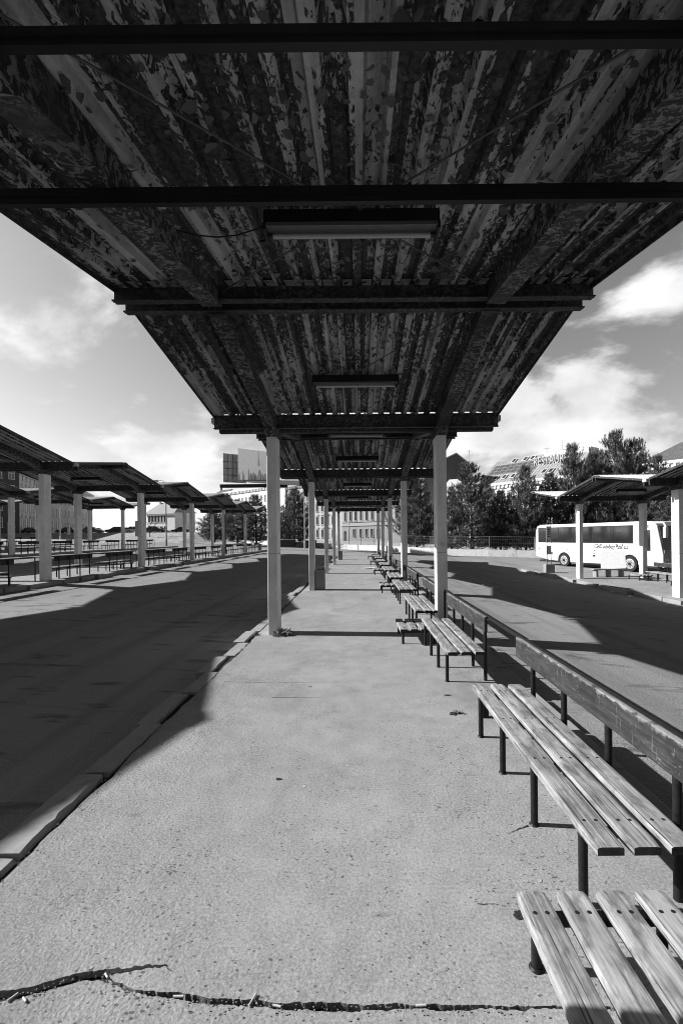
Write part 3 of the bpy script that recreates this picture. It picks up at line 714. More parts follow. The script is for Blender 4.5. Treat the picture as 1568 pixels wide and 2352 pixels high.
def rail(px, pz, k, lab, grp):
    ya = COL0 + BAY * k + 0.28; yb = ya + BAY - 0.56; x = px + 1.722
    root = empty('bench_railing', (x, ya, pz), 0, lab, 'railing', grp)
    n = yb - ya
    b = MB(); b.tube((0, 0.05, 0.893), (0, n - 0.05, 0.893), 0.021, 12); b.build('top_rail', MT['pipe'], root)
    for y in (0.03, n - 0.03):
        b = MB(); b.tube((0, y, 0), (0, y, 0.893), 0.022, 12); b.build('end_post', MT['pipe'], root)
for k in range(-1, 4): rail(0.0, 0, k, 'dark pipe rail behind the benches of the central platform, %s bay from the camera' % ordinal(k + 1), 'rails of the central platform')
for k in range(0, 6): rail(PLAT[2][0], PLAT[2][1], k, 'dark pipe rail behind benches on the first left platform, %s bay from the camera' % ordinal(k), 'rails of the first left platform')
for k in range(2, 6): rail(PLAT[1][0], PLAT[1][1], k, 'dark pipe rail behind benches on the second left platform, %s bay from the camera' % ordinal(k - 2), 'rails of the second left platform')

# ------------------------------------------------------------------ small things on the platforms
def butt(x, y, a, L, lab):
    b = MB(); d = Vector((math.cos(a), math.sin(a), 0)) * L / 2
    b.tube(Vector((x, y, 0.007)) - d, Vector((x, y, 0.007)) + d, 0.0045, 7); tag(b.build('cigarette_butt', MT['paper']), lab, 'cigarette butt', 'cigarette butts by the crack')
for (px, py, a, L), lab in zip(((245, 2244, 2.4, .03), (410, 2292, 0.0, .045), (580, 2300, 1.2, .055), (636, 2314, -0.2, .035), (30, 2294, 1.0, .04), (57, 2299, -.6, .03), (966, 2313, 0.05, .045)),
        ('small white stub where the crack forks', 'white butt lying along the crack, left of the upright one', 'slanted white butt standing across the crack', 'white butt just below the crack, right of the slanted one', 'white butt in the wide crack at lower left corner', 'small white stub under the wide crack at lower left', 'white butt on the thin crack, nearest to the low bench')):
    x, y = gp(px, py); butt(x, y, a, L, lab)
b = MB(); r = random.Random(5); x, y = gp(848, 1306)
b.add([(x - .45, y - .2, .012), (x + .1, y - .35, .05), (x + .45, y - .05, .015), (x + .3, y + .3, .06), (x - .1, y + .15, .02), (x - .4, y + .25, .04)], [(0, 1, 4), (1, 2, 4), (2, 3, 4), (3, 5, 4), (5, 0, 4)])
b.add([(v[0], v[1], v[2] + 0.003) for v in b.v], [(0, 1, 4), (1, 2, 4), (2, 3, 4), (3, 5, 4), (5, 0, 4)])
tag(b.build('paper_sheet', MT['paper']), 'crumpled white paper on the platform left of the far benches', 'paper')
def tuft(cx, cy, n, rad, h, seed):
    r = random.Random(seed); b = MB()
    for _ in range(n):
        a = r.uniform(0, 6.283); q = rad * math.sqrt(r.random()); x, y = cx + math.cos(a) * q, cy + math.sin(a) * q * 0.7; l = h * r.uniform(0.3, 1.0); d = r.uniform(0, 6.283); lean = r.uniform(0.2, 1.3) * l
        w = 0.0035; dx, dy = math.cos(d), math.sin(d)
        b.add([(x - dy * w, y + dx * w, -.01), (x + dy * w, y - dx * w, -.01), (x + dx * lean * .4 + dy * w * .7, y + dy * lean * .4 - dx * w * .7, l * .65), (x + dx * lean, y + dy * lean, l * .85)], [(0, 1, 2), (0, 2, 3)])
    return b
tf = MB()
for (x, y, n, rad, h, sd) in ((-1.58, 9.33, 120, 0.13, 0.17, 1), (-1.66, 9.22, 60, 0.10, 0.09, 2), (-1.45, 9.28, 50, 0.12, 0.10, 3), (-2.10, 9.3, 40, .08, .06, 9)):
    q = tuft(x, y, n, rad, h, sd); tf.add(q.v, q.f)
tag(tf.build('grass', MT['grassdry']), 'dry grass tuft at the foot of the first left column', None, None, 'stuff')
pm = MB(); rr_ = random.Random(8)
for (px_, py_, a, b2) in ((1027, 1597, .05, .028), (1052, 1638, .05, .03), (1040, 1640, .05, .05), (1192, 2102, .035, .03), (712, 1577, .02, .015), (640, 1790, .03, .02)):
    x, y = gp(px_, py_); pts = []
    for i in range(14): t = 6.283 * i / 14; k = rr_.uniform(.65, 1.15); pts.append((x + math.cos(t) * a * k, y + math.sin(t) * b2 * k, 0.0035))
    pm.add(pts, [tuple(range(14))])
tag(pm.build('pit_dirt', MT['soil']), 'small dirt filled pits in the pavement', None, None, 'structure')
x, y = gp(1050, 1639); tw = tuft(x, y, 26, .035, .06, 77); tag(tw.build('grass', MT['grassdry']), None, None, None, 'stuff')
x, y = gp(1114, 1650); b = MB(); b.box(x - .04, x + .04, y, y + .07, -.02, .15, 0, .008); tag(b.build('post_stub', MT['pipe']), 'short dark stub of a sawn post under the far end of the nearest long bench', 'post stub')
gm = MB()
for _ in range(45):
    x = rr_.uniform(-1.9, 1.6); y = 1.9 + 9 * rr_.random() ** 1.6; a = rr_.uniform(.007, .016); pts = []
    for i in range(9): t = 6.283 * i / 9; k = rr_.uniform(.75, 1.15); pts.append((x + math.cos(t) * a * k, y + math.sin(t) * a * k, 0.0025))
    gm.add(pts, [tuple(range(9))])
tag(gm.build('gum_spots', MT['gum']), 'trodden chewing gum spots and specks on the pavement', None, None, 'stuff')
cr = MB(); r = random.Random(12)
for _ in range(300):
    i = r.randrange(len(CRACK) - 1); t = r.random(); x = CRACK[i][0] + (CRACK[i + 1][0] - CRACK[i][0]) * t; y = CRACK[i][1] + (CRACK[i + 1][1] - CRACK[i][1]) * t - abs(r.gauss(0, 0.035))
    s = r.uniform(0.0012, 0.0032); cr.box(x - s, x + s, y - s * r.uniform(.6, 1.2), y + s, -0.001, s * 1.3, 0, 0, None)
for _ in range(260):
    y = r.uniform(2.2, 9); x = -2.10 + r.gauss(0, 0.04); s = r.uniform(0.0012, 0.004); cr.box(x - s, x + s, y - s, y + s * r.uniform(.6, 1.4), -0.001, s * 1.3)
tag(cr.build('crumbs', MT['gravel']), 'grit and crumbs along the cracks', None, None, 'stuff')

def bin_(x, y, z, lab):
    root = empty('litter_bin', (x, y, z), 0, lab, 'litter bin')
    b = MB(); b.prism([(-0.17, -0.17), (0.17, -0.17), (0.17, 0.17), (-0.17, 0.17)], 0.02, 0.70, 'Z'); b.build('body', MT['kerb'], root)
    b = MB(); b.box(-0.20, 0.20, -0.20, 0.20, 0.70, 0.76, 0, 0.01); b.build('rim', MT['fence'], root)
    b = MB(); b.box(-0.13, 0.13, -0.13, 0.13, 0.762, 0.768); b.build('opening', MT['black'], root)
bin_(-1.47, 17.3, 0, 'square concrete litter bin behind the second left column'); bin_(-1.60, 39.2, 0, 'square concrete litter bin at the far end of the central platform')
bin_(PLAT[2][0] + 1.55, 56.3, PLAT[2][1], 'dark litter bin at the far end of the first left platform')

def stop_post(x, y, z, lab, h=2.6, wd=0.28):
    root = empty('stop_post', (x, y, z), 0, lab, 'bus stop sign', 'stop posts on the platforms')
    b = MB(); b.box(-0.28, 0.28, -0.22, 0.22, -0.02, 0.55, 0, 0.02); b.build('base', MT['kerb'], root)
    for s in (-1, 1):
        b = MB(); b.box(s * wd / 2 - 0.02, s * wd / 2 + 0.02, -0.02, 0.02, 0.55, h); b.build('upright', MT['fence'], root)
    b = MB(); b.box(-wd / 2 + 0.021, wd / 2 - 0.021, -0.012, 0.012, h - 0.85, h - 0.02); p = b.build('sign_plate', MT['white'], root)
    b = MB()
    for i in range(4): b.box(-0.06, 0.05, -0.016, -0.0125, h - 0.25 - 0.15 * i, h - 0.17 - 0.15 * i)
    b.build('timetable_print', MT['ink'], p)
    b = MB(); b.box(-wd / 2 + 0.021, wd / 2 - 0.021, -0.012, 0.012, 1.15, 1.70); b.build('notice_plate', MT['posterback'], root)
    return root
stop_post(11.98, 28.9, PLAT[4][1], 'tall slim stop post in front of the rear of the coach', 2.95, 0.25)
for x, y, z, lab in ((-28.6, 37.5, 0.95, 'white numbered stop post on the second left platform, near the dark building'), (-41.8, 60.3, 1.4, 'white stop post at the far end of the farthest left platform'), (-38.0, 60.0, 1.4, 'grey stop post beside the bins of the farthest left platform')):
    stop_post(x, y, z, lab, 2.5, 0.34)

# concrete seat with a white notice leaning on it, right platform
x, y = gp(1396, 1325, PLAT[4][1])
root = empty('concrete_seat', (x, y, PLAT[4][1]), 0, 'grey concrete slab seat on the right platform, white notice leaning on it', 'concrete seat')
for dx in (-0.72, 0.0, 0.72):
    b = MB(); b.box(dx - 0.06, dx + 0.06, -0.2, 0.2, 0, 0.40, 0, 0.01); b.build('leg', MT['kerb'], root)
b = MB(); b.box(-0.92, 0.92, -0.24, 0.24, 0.402, 0.46, 0, 0.01); b.build('seat', MT['kerb'], root)
M = Matrix.Translation((x + 0.25, y - 0.05, PLAT[4][1] + 0.462)) @ Matrix.Rotation(R(-38), 4, 'Z') @ Matrix.Rotation(R(-14), 4, 'X') @ Matrix.Rotation(R(-4), 4, 'Y')
b = MB(); b.box(-0.62, 0.62, -0.012, 0.012, 0.0, 1.0, 0, 0, M); o = b.build('notice_board', MT['paper']); tag(o, 'white faded notice board leaning on the concrete seat', 'notice board')
b = MB(); b.tube((1.735, COL0 - .2115, 1.82), (1.735, COL0 - .2135, 1.82), .055, 20); b.build('stencil_mark', MT['posterback'], main_sh)
# notices on columns
for x, y, z, lab in ((PLAT[4][0] + 1.735, 24.73, PLAT[4][1], 'small framed notice on the inner column of the right shelter'), (PLAT[2][0] + 1.735, 24.73, PLAT[2][1], 'small white notice on the second near column of the left shelter')):
    root = empty('column_notice', (x, y, z + 2.1), 0, lab, 'notice')
    b = MB(); b.box(-0.095, 0.095, -0.016, -0.003, -0.42, 0.42); b.build('board', MT['offwhite'], root)
    b = MB()
    for zz in (0.05, -0.38): b.box(-0.08, 0.08, -0.019, -0.0165, zz, zz + 0.32)
    b.build('paper', MT['paper'], root)
    b = MB()
    for zz in (0.10, 0.18, 0.26, -0.30, -0.2): b.box(-0.05, 0.05, -0.021, -0.0192, zz, zz + 0.03)
    b.build('print', MT['posterback'], root)
# small papers and litter lying in the right road
r = random.Random(21)
for i, (px, py, lab) in enumerate(((1110, 1345, 'white scrap of paper on the right road, in the shadow'), (1405, 1361, 'pale litter by the right kerb, nearer the concrete seat'), (1446, 1372, 'pale litter by the right kerb, second scrap'), (1533, 1392, 'pale scrap by the right kerb, nearest to the big column'))):
    x, y = gp(px, py, zg(6.0) if i == 0 else -0.55); z = zg(x)
    b = MB(); s = 0.10
    b.add([(x - s, y - s * .6, z + .01), (x + s * .8, y - s * .8, z + .03), (x + s, y + s * .7, z + .012), (x, y + s * .2, z + .07), (x - s * .8, y + s * .8, z + .02)], [(0, 1, 3), (1, 2, 3), (2, 4, 3), (4, 0, 3), (0, 4, 2, 1)])
    tag(b.build('paper_scrap', MT['paper']), lab, 'litter', 'scraps of paper on the right road')

def text_mesh(name, body, size, extrude, mat, parent, loc, scale, shear=0.0, space=1.0):
    cu = bpy.data.curves.new(name, 'FONT'); cu.body = body; cu.size = size; cu.extrude = extrude; cu.shear = shear; cu.space_character = space; cu.resolution_u = 3; cu.offset = 0.003 * size / .4
    to = bpy.data.objects.new(name + '_source', cu); COL.objects.link(to)
    me = bpy.data.meshes.new_from_object(to.evaluated_get(bpy.context.evaluated_depsgraph_get())); bpy.data.objects.remove(to); bpy.data.curves.remove(cu)
    me.name = name; me.materials.clear(); me.materials.append(mat)
    o = bpy.data.objects.new(name, me); link(o, parent); o.location = loc; o.rotation_euler = (R(90), 0, 0); o.scale = scale; return o
# ------------------------------------------------------------------ boundary wall, fence
WL = [(-60, 128), (-30, 104), (-12, 83), (-1.6, 73.5), (4.2, 65.2), (10.9, 57), (15.4, 54.0), (19.8, 51.6), (30, 46.5), (46, 39)]
def wall_and_fence():
    root = empty('boundary_wall', (WL[3][0], WL[3][1], 0), 0, 'low stained pale wall curving behind the bus lanes', 'wall')
    fr = empty('wire_fence', (WL[6][0], WL[6][1], 0), 0, 'wire mesh fence on posts along the boundary wall', 'fence')
    b = MB(); c = MB(); w = MB(); posts = []
    for (xa, ya), (xb, yb) in zip(WL[:-1], WL[1:]):
        d = Vector((xb - xa, yb - ya)); L = d.length; d /= L; n = Vector((-d.y, d.x))
        za, zb = zg(xa), zg(xb)
        def P(t, o, z): return (xa + d.x * t + n.x * o, ya + d.y * t + n.y * o, z)
        b.add([P(0, -.14, za - .3), P(L, -.14, zb - .3), P(L, .14, zb - .3), P(0, .14, za - .3), P(0, -.14, za + .85), P(L, -.14, zb + .85), P(L, .14, zb + .85), P(0, .14, za + .85)], [(0, 1, 5, 4), (1, 2, 6, 5), (2, 3, 7, 6), (3, 0, 4, 7), (4, 5, 6, 7)])
        k = max(1, int(L / 2.6))
        for i in range(k):
            t = L * i / k; z = za + (zb - za) * i / k
            m = MB(); m.box(-0.03, 0.03, -0.03, 0.03, 0.0, 1.55, 0, 0, None); o = m.build('fence_post', MT['fence'], fr); o.location = Vector(P(t, 0, z + .852)) - fr.location
        for h in (0.87, 1.25, 1.65, 2.05, 2.38):
            w.tube(P(0, 0, za + h), P(L, 0, zb + h), 0.012 if h > 2.3 else 0.003, 4)
        t = 0.0
        while t < L:
            w.tube(P(t, 0, za + .87 + (zb - za) * t / L), P(t, 0, za + 2.38 + (zb - za) * t / L), 0.002, 3, caps=False); t += 0.20
        # loose gravel along the foot
    o = b.build('wall_face', MT['wall'], root); o.location = -root.location
    o = w.build('wire_mesh', MT['fence'], fr); o.location = -fr.location
    g = MB(); vs = []
    for i, (x, y) in enumerate(WL):
        q = WL[min(i + 1, len(WL) - 1)]; p = WL[max(i - 1, 0)]; d = Vector((q[0] - p[0], q[1] - p[1])).normalized(); n = Vector((d.y, -d.x))
        n = -n if n.y > 0 else n
        vs += [(x + n.x * .1, y + n.y * .1, zg(x) + .06), (x + n.x * 1.5, y + n.y * 1.5, zg(x + n.x * 1.5) + .006), ]
    g.add(vs, [(2 * i, 2 * i + 1, 2 * i + 3, 2 * i + 2) for i in range(len(WL) - 1)])
    tag(g.build('gravel_strip', MT['gravel']), None, None, None, 'structure')
    v = MB(); vs = []
    for i, (x, y) in enumerate(WL):
        vs += [(x + .05, y + .15, zg(x) + .35), (x + 14, y + 26, zg(x) + .45)]
    v.add(vs, [(2 * i, 2 * i + 1, 2 * i + 3, 2 * i + 2) for i in range(len(WL) - 1)])
    tag(v.build('verge', MT['verge']), None, None, None, 'structure')
wall_and_fence()

# ------------------------------------------------------------------ pines
def pine_meshes(h, wd, seed, n_tuft, low=0.035):
    """trunk with limbs; crown of upturned needle tufts at the twig ends"""
    r = random.Random(seed); T = MB(); C = MB(); lean = (r.uniform(-.3, .3), r.uniform(-.3, .3))
    segs = 7; pts = [(lean[0] * (i / segs) ** 2, lean[1] * (i / segs) ** 2, h * 0.97 * i / segs) for i in range(segs + 1)]
    for i in range(segs): T.tube(pts[i], pts[i + 1], 0.19 * (h / 11) * (1 - i / segs) + .02, 8, 0, 0.19 * (h / 11) * (1 - (i + 1) / segs) + .02)
    tips = []
    z = low * h; 
    while z < h * 0.965:
        t = (z / h - low) / (1 - low)
        env = wd / 2 * (min(1.0, 0.72 + 1.3 * t) * (1 - max(0, t) ** 2.1) + 0.05)
        k = r.randint(4, 6); a0 = r.uniform(0, 6.28)
        for i in range(k):
            a = a0 + 6.283 * i / k + r.uniform(-.4, .4); L = env * r.uniform(0.62, 1.16)
            f = z / (h * .97); bx, by = lean[0] * f * f, lean[1] * f * f
            up = L * r.uniform(0.15, 0.5); p0 = Vector((bx, by, z)); p1 = p0 + Vector((math.cos(a) * L * .55, math.sin(a) * L * .55, up * .25)); p2 = p0 + Vector((math.cos(a) * L, math.sin(a) * L, up))
            rr = 0.045 * (1 - t) + 0.012
            T.tube(p0, p1, rr, 5, 0, rr * .7, False); T.tube(p1, p2, rr * .7, 5, 0, 0.008, False)
            m = max(4, int(L * 6.0))
            for j in range(m):
                s = 0.28 + 0.72 * (j + r.random()) / m; q = p0.lerp(p1, s / .55) if s < .55 else p1.lerp(p2, (s - .55) / .45)
                side = Vector((-math.sin(a), math.cos(a), 0)) * r.uniform(-1, 1) * (0.16 + 0.30 * L * (1 - abs(s - .6))) * .7
                q2 = q + side + Vector((0, 0, r.uniform(-.05, .32)))
                T.tube(q, q2, 0.012, 3, 0, 0.006, False); tips.append((q2, a))
        z += h * r.uniform(0.030, 0.046)
    tips.append((Vector(pts[-1]), 0)); top = Vector(pts[-1])
    for i in range(6): tips.append((top + Vector((r.uniform(-.35, .35), r.uniform(-.35, .35), -r.uniform(.1, .6))), r.uniform(0, 6.28)))
    while len(tips) > n_tuft: tips.pop(r.randrange(len(tips) - 8))
    for (p, a) in tips:
        for sub in range(r.randint(2, 3)):
            c = p + Vector((r.uniform(-.16, .16), r.uniform(-.16, .16), r.uniform(-.10, .16)))
            ax = Vector((math.cos(a) * r.uniform(.1, .7) + r.uniform(-.3, .3), math.sin(a) * r.uniform(.1, .7) + r.uniform(-.3, .3), 1.0)).normalized()
            Lc = r.uniform(.26, .48) * (h / 11) ** .5; q = ax.to_track_quat('Z', 'Y')
            for i in range(17):
                th = r.uniform(0, 6.283); hh = r.random(); base = c + ax * (Lc * hh)
                out = q @ Vector((math.cos(th), math.sin(th), r.uniform(.7, 1.7))); out = out.normalized() * r.uniform(.18, .32)
                sd = out.cross(ax).normalized() * 0.021
                if sd.length < 1e-4: continue
                C.add([base - sd, base + sd, base + out + sd * .35], [(0, 1, 2)])
    return T, C
PV = []
for h, wd, sd in ((11.0, 7.2, 1), (11.0, 6.2, 2), (11.0, 7.8, 3)):
    T, C = pine_meshes(h, wd, sd, 2500); PV.append((T.mesh('trunk', MT['bark']), C.mesh('crown', MT['needle'])))
def pine(x, Y, ztop, width, var, rz, lab, grp):
    z0 = zg(x) + 0.3; h = ztop - z0; bw = (7.2, 6.2, 7.8)[var]
    root = empty('pine_tree', (x, Y, z0), rz, lab, 'pine tree', grp); root.scale = (width / bw, width / bw, h / 11.0)
    for nm, me in zip(('trunk', 'crown'), PV[var]): link(bpy.data.objects.new(nm, me), root)
def px_pine(xpix, top, Y, wpix, var, rz, lab, grp):
    yy = top + (xpix - 824) * .0096; xx = xpix - (top - 1232) * .0096
    pine((xx - 824) * Y / 1050, Y, 2 + (1232 - yy) * Y / 1050, wpix * Y / 1050 * 0.94, var, rz, lab, grp)
GP = 'pines behind the boundary wall'
for a in ((955, 1092, 64, 118, 0, 0.3, 'dark pine behind the right columns of the central canopy'),
          (1082, 1062, 58, 138, 1, 1.2, 'full rounded dark pine below the brick gable'),
          (1035, 1120, 61, 90, 2, 4.0, 'lower pine filling in between the two dark pines by the right column'),
          (1148, 1128, 60, 96, 0, 2.2, 'short pine between the rounded pine and the solar panel roof'),
          (1205, 1074, 56, 122, 2, 0.9, 'slender topped pine under the rooftop lettering'),
          (1262, 1088, 57, 110, 0, 5.2, 'pine at the right end of the rooftop lettering'),
          (1318, 1020, 55, 118, 1, 2.6, 'tall pine with two spiky tops right of the lettering'),
          (1358, 1046, 56, 120, 2, 1.9, 'middling pine beside the tallest pine'),
          (1408, 992, 54, 150, 0, 4.4, 'tallest pine of all, above the right shelter'),
          (1456, 1006, 53, 130, 1, 0.1, 'second tallest pine, with a ragged top'),
          (1505, 1050, 51, 130, 2, 3.3, 'pine before the hipped roof at far right'),
          (1560, 1100, 47, 130, 0, 5.0, 'pine at the right edge, half behind the shelter roof')): px_pine(*a, GP)
GL = 'pines behind the left platforms'
for a in ((492, 1170, 84, 88, 0, .4, 'short broad pine behind the left shelter end'), (545, 1150, 82, 92, 2, 2.0, 'dark pine below the dark billboard panel'), (588, 1136, 80, 84, 1, 3.5, 'pine below the torn poster, left of the first column'),
          (676, 1122, 78, 88, 0, 5.5, 'upright pine between the first two left columns'), (640, 1165, 82, 70, 2, 1.0, 'small pine hidden behind the first left column')): px_pine(*a, GL)

def bare_tree(x, y, h, seed, lab):
    r = random.Random(seed); root = empty('bare_tree', (x, y, zg(x)), 0, lab, 'tree'); T = MB(); C = MB()
    def br(p, d, L, rad, lev):
        q = p + d * L; (T if lev < 1 else C).tube(p, q, rad, 6 if lev < 2 else 4, 0, rad * .65, False)
        if lev >= 5: return
        for i in range(2 if lev else 4):
            dd = (d + Vector((r.uniform(-.75, .75), r.uniform(-.75, .75), r.uniform(-.1, .5)))).normalized(); br(q, dd, L * r.uniform(.6, .82), rad * .62, lev + 1)
    br(Vector((0, 0, 0)), Vector((0, 0, 1)), h * .26, .13, 0)
    T.build('trunk', MT['bark'], root); C.build('crown', MT['bark'], root)
bare_tree(5.6, 82, 9.5, 4, 'leafless tree in front of the stone facade, by the far right columns'); bare_tree(8.6, 78, 8.0, 8, 'leafless tree left of the first dark pine'); bare_tree(-42, 92, 7, 9, 'leafless tree before the far parked cars')

# ------------------------------------------------------------------ buildings
def frame_of(A, B):
    u = Vector((B[0] - A[0], B[1] - A[1], 0)); L = u.length; u /= L; n = Vector((u.y, -u.x, 0))
    return u, n, L
def building(name, label, A, B, z0, h, depth, mat, rows, roof=None, roofmat='tiles', rise=3.0, hip=0.0, cornice=True, base=None):
    """A -> B is the foot of the facade, seen from the camera with A on the left; rows = (z, height, width, xs, kind)"""
    u, n, L = frame_of(A, B); root = empty(name, (A[0], A[1], z0), math.atan2(u.y, u.x), label, 'building')
    b = MB(); b.box(0, L, 0, depth, -3, h); b.build('wall', mat, root)
    if base:
        b = MB(); b.box(-0.06, L + 0.06, -0.10, 0.0 - 0.002, -3, base[0]); b.build('plinth', base[1], root)
    if cornice:
        b = MB(); b.box(-0.3, L + 0.3, -0.55, -0.003, h - 0.55, h - 0.1); b.box(-0.15, L + 0.15, -0.3, -0.003, h - 1.2, h - 0.552)
        x = 0.3
        while x < L: b.box(x, x + .35, -0.48, -0.302, h - 1.05, h - 0.553); x += 0.9
        b.build('cornice', mat if mat.name != 'dark_plaster' else MT['plaster'], root)
    off = -0.105 if base else 0.0
    for (z, hh, ww, xs, kind) in rows:
        o2 = off if base and z < base[0] else 0.0
        for x in xs:
            f = MB(); t = 0.12
            f.box(x - ww / 2 - t, x - ww / 2, o2 - 0.09, o2 - 0.004, z - .05, z + hh + t); f.box(x + ww / 2, x + ww / 2 + t, o2 - 0.09, o2 - 0.004, z - .05, z + hh + t)
            f.box(x - ww / 2, x + ww / 2, o2 - 0.09, o2 - 0.004, z + hh, z + hh + t); f.box(x - ww / 2 - .2, x + ww / 2 + .2, o2 - .2, o2 - .004, z - .17, z - .052)
            if kind in ('grand',):
                f.box(x - ww / 2 - .25, x + ww / 2 + .25, o2 - .28, o2 - .004, z + hh + .35, z + hh + .55); f.prism([(x - ww / 2 - .25, z + hh + .552), (x + ww / 2 + .25, z + hh + .552), (x, z + hh + 1.0)], o2 - .22, o2 - .004, 'Y')
            fo = f.build('window', mat if kind != 'plain' else MT['white'], root)
            p = MB(); p.box(x - ww / 2, x + ww / 2, o2 - 0.022, o2 - 0.005, z, z + hh); po = p.build('pane', MT['pane'], fo)
            if kind == 'plain':
                s = MB(); s.box(x - 0.04, x + 0.04, o2 - 0.06, o2 - 0.024, z, z + hh); s.box(x - ww / 2, x + ww / 2, o2 - 0.058, o2 - 0.026, z + hh * .62, z + hh * .68); s.build('glazing_bar', MT['white'], fo)
    if roof == 'pitched':
        b = MB(); e = 0.45
        b.add([(-e, -e, h - .08), (L + e, -e, h - .08), (L + e, depth + e, h - .08), (-e, depth + e, h - .08), (hip, depth / 2, h + rise), (L - hip, depth / 2, h + rise)], [(0, 1, 5, 4), (1, 2, 5), (2, 3, 4, 5), (3, 0, 4), (3, 2, 1, 0)])
        ro = b.build('roof', MT[roofmat], root); root['_h'] = h
        return root, ro, u, n, L
    if roof == 'flat':
        b = MB(); b.box(-.3, L + .3, -.3, depth + .3, h + .002, h + .35); ro = b.build('roof', MT[roofmat], root); return root, ro, u, n, L
    return root, None, u, n, L
def chimney(ro, x, y, z, w, h, mat='plaster2'):
    b = MB(); b.box(x - w / 2, x + w / 2, y - w * .35, y + w * .35, z, z + h); b.box(x - w / 2 - .08, x + w / 2 + .08, y - w * .35 - .08, y + w * .35 + .08, z + h + .002, z + h + .15); b.build('chimney', MT[mat], ro)
def lin(a, b, n): return [a + (b - a) * i / (n - 1) for i in range(n)]
def wp(x, y, Y):
    """world x,z of a photograph point at depth Y"""
    yy = y + (x - 824) * .0096; xx = x - (y - 1232) * .0096
    return (xx - 824) * Y / 1050, 2 + (1232 - yy) * Y / 1050

# stone-faced house seen under the far end of the canopy
Yb = 118; xa = wp(786, 1250, 118)[0]; xb = wp(935, 1250, 102)[0]
root, ro, u, n, L = building('stone_townhouse', 'pale stone townhouse with arched door, framed under the far end of the canopy', (xa, 118), (xb, 102), 0.0, 14.0, 12, MT['greystone'],
    [(8.0 - 2.0, 2.2, .75, [1.3 + 1.95 * i for i in range(11)], 'grand'), (10.3, 2.0, .75, [1.3 + 1.95 * i for i in range(11)], 'grand'), (1.9, 1.9, .9, [4.7, 7.1, 9.1, 11.0, 13.0], 'stone')], 'pitched', 'tiles', 3.5, 3, True, (4.6, MT['stone']))
b = MB(); b.box(-.1, L, -.32, -.106, 4.6, 4.85); b.box(-.05, L, -.2, -.106, 5.55, 5.7); b.build('string_course', MT['greystone'], root)
b = MB(); b.prism([(.75, 0), (1.75, 0), (1.75, 2.9), (1.6, 3.3), (1.25, 3.5), (.9, 3.3), (.75, 2.9)], -.16, -.108, 'Y'); b.build('arched_door', MT['pane'], root)
b = MB(); b.tube((2.55, -.18, 0), (2.55, -.18, 12), .07, 6); b.build('downpipe', MT['posterback'], root)
# taller corner house left of it
Ya, Yc = 142, 119
root, ro, u, n, L = building('corner_townhouse', 'tall pale corner house left of the stone townhouse, tall windows in pairs', (wp(640, 1250, Ya)[0], Ya), (wp(787, 1250, Yc)[0], Yc), 0.0, 17.5, 4, MT['cream'],
    [(z, 2.1, 1.0, lin(1.6, 27.0, 12), 'grand') for z in (1.8, 5.4, 9.0, 12.6)], 'pitched', 'tiles', 3.5, 3, True)
# long white building behind the left pines
root, ro, u, n, L = building('white_apartment_house', 'long white house with small dark windows under the billboard', (wp(513, 1200, 165)[0], 165), (wp(655, 1200, 138)[0], 138), 1.0, 17.3, 12, MT['plaster'],
    [(z, 1.9, .95, lin(2.0, 34.0, 15), 'wide') for z in (2.5, 6.0, 9.4, 12.6)], 'pitched', 'zinc', 2.0, 2, True)
root, ro, u, n, L = building('grey_roofed_house', 'house with dark tiled roof left of the long white house', (wp(478, 1200, 165)[0], 165), (wp(514, 1200, 160)[0], 160), 1.5, 15.0, 10, MT['plaster2'], [(z, 1.8, .9, [1.4, 3.4], 'wide') for z in (3, 7, 11)], 'pitched', 'tiles', 3.0, 1.5, False)
chimney(ro, 1.2, 5, 17.4, .7, 2.4, 'tiles')
# small house far left centre
root, ro, u, n, L = building('mansard_house', 'pale house with grey mansard roof seen through the left shelters', (wp(338, 1215, 165)[0], 165), (wp(402, 1215, 160)[0], 160), 3.0, 8.2, 10, MT['plaster'], [(1.2, 2.0, 1.0, lin(1.2, 8.6, 5), 'wide'), (4.8, 2.2, .9, lin(1.2, 8.6, 6), 'wide')], 'pitched', 'slate', 3.8, 1.6, True)
chimney(ro, 6.5, 4.0, 10.8, 1.2, 1.8); chimney(ro, 1.8, 4.5, 10.6, .7, 1.6)
# street row on the upper street, left
row = [(-79.5, 92, -75.6, 102, 15.5, 'dkplaster', 'dark rendered house with white framed windows at the left edge', 'plain', 4), (-75.7, 102.2, -79.6, 113, 14.5, 'plaster', 'ornate white house right of the dark rendered house', 'grand', 4),
       (-79.7, 113.4, -85.4, 134, 14.5, 'plaster2', 'pale row house in the middle of the left street', 'wide', 7), (-85.5, 134.4, -93.0, 160, 14.2, 'plaster', 'farthest white row house on the left street', 'wide', 8)]
for x0, y0, x1, y1, h, m, lab, kd, nb in row:
    L = math.hypot(x1 - x0, y1 - y0)
    building('row_house', lab, (x0, y0), (x1, y1), 3.2, h, 11, MT[m], [(z, 1.9, 1.0, lin(1.6, L - 1.6, nb), kd) for z in (1.6, 5.2, 8.8, 12.2)], 'pitched', 'tiles', 3.0, 2, m != 'dkplaster')
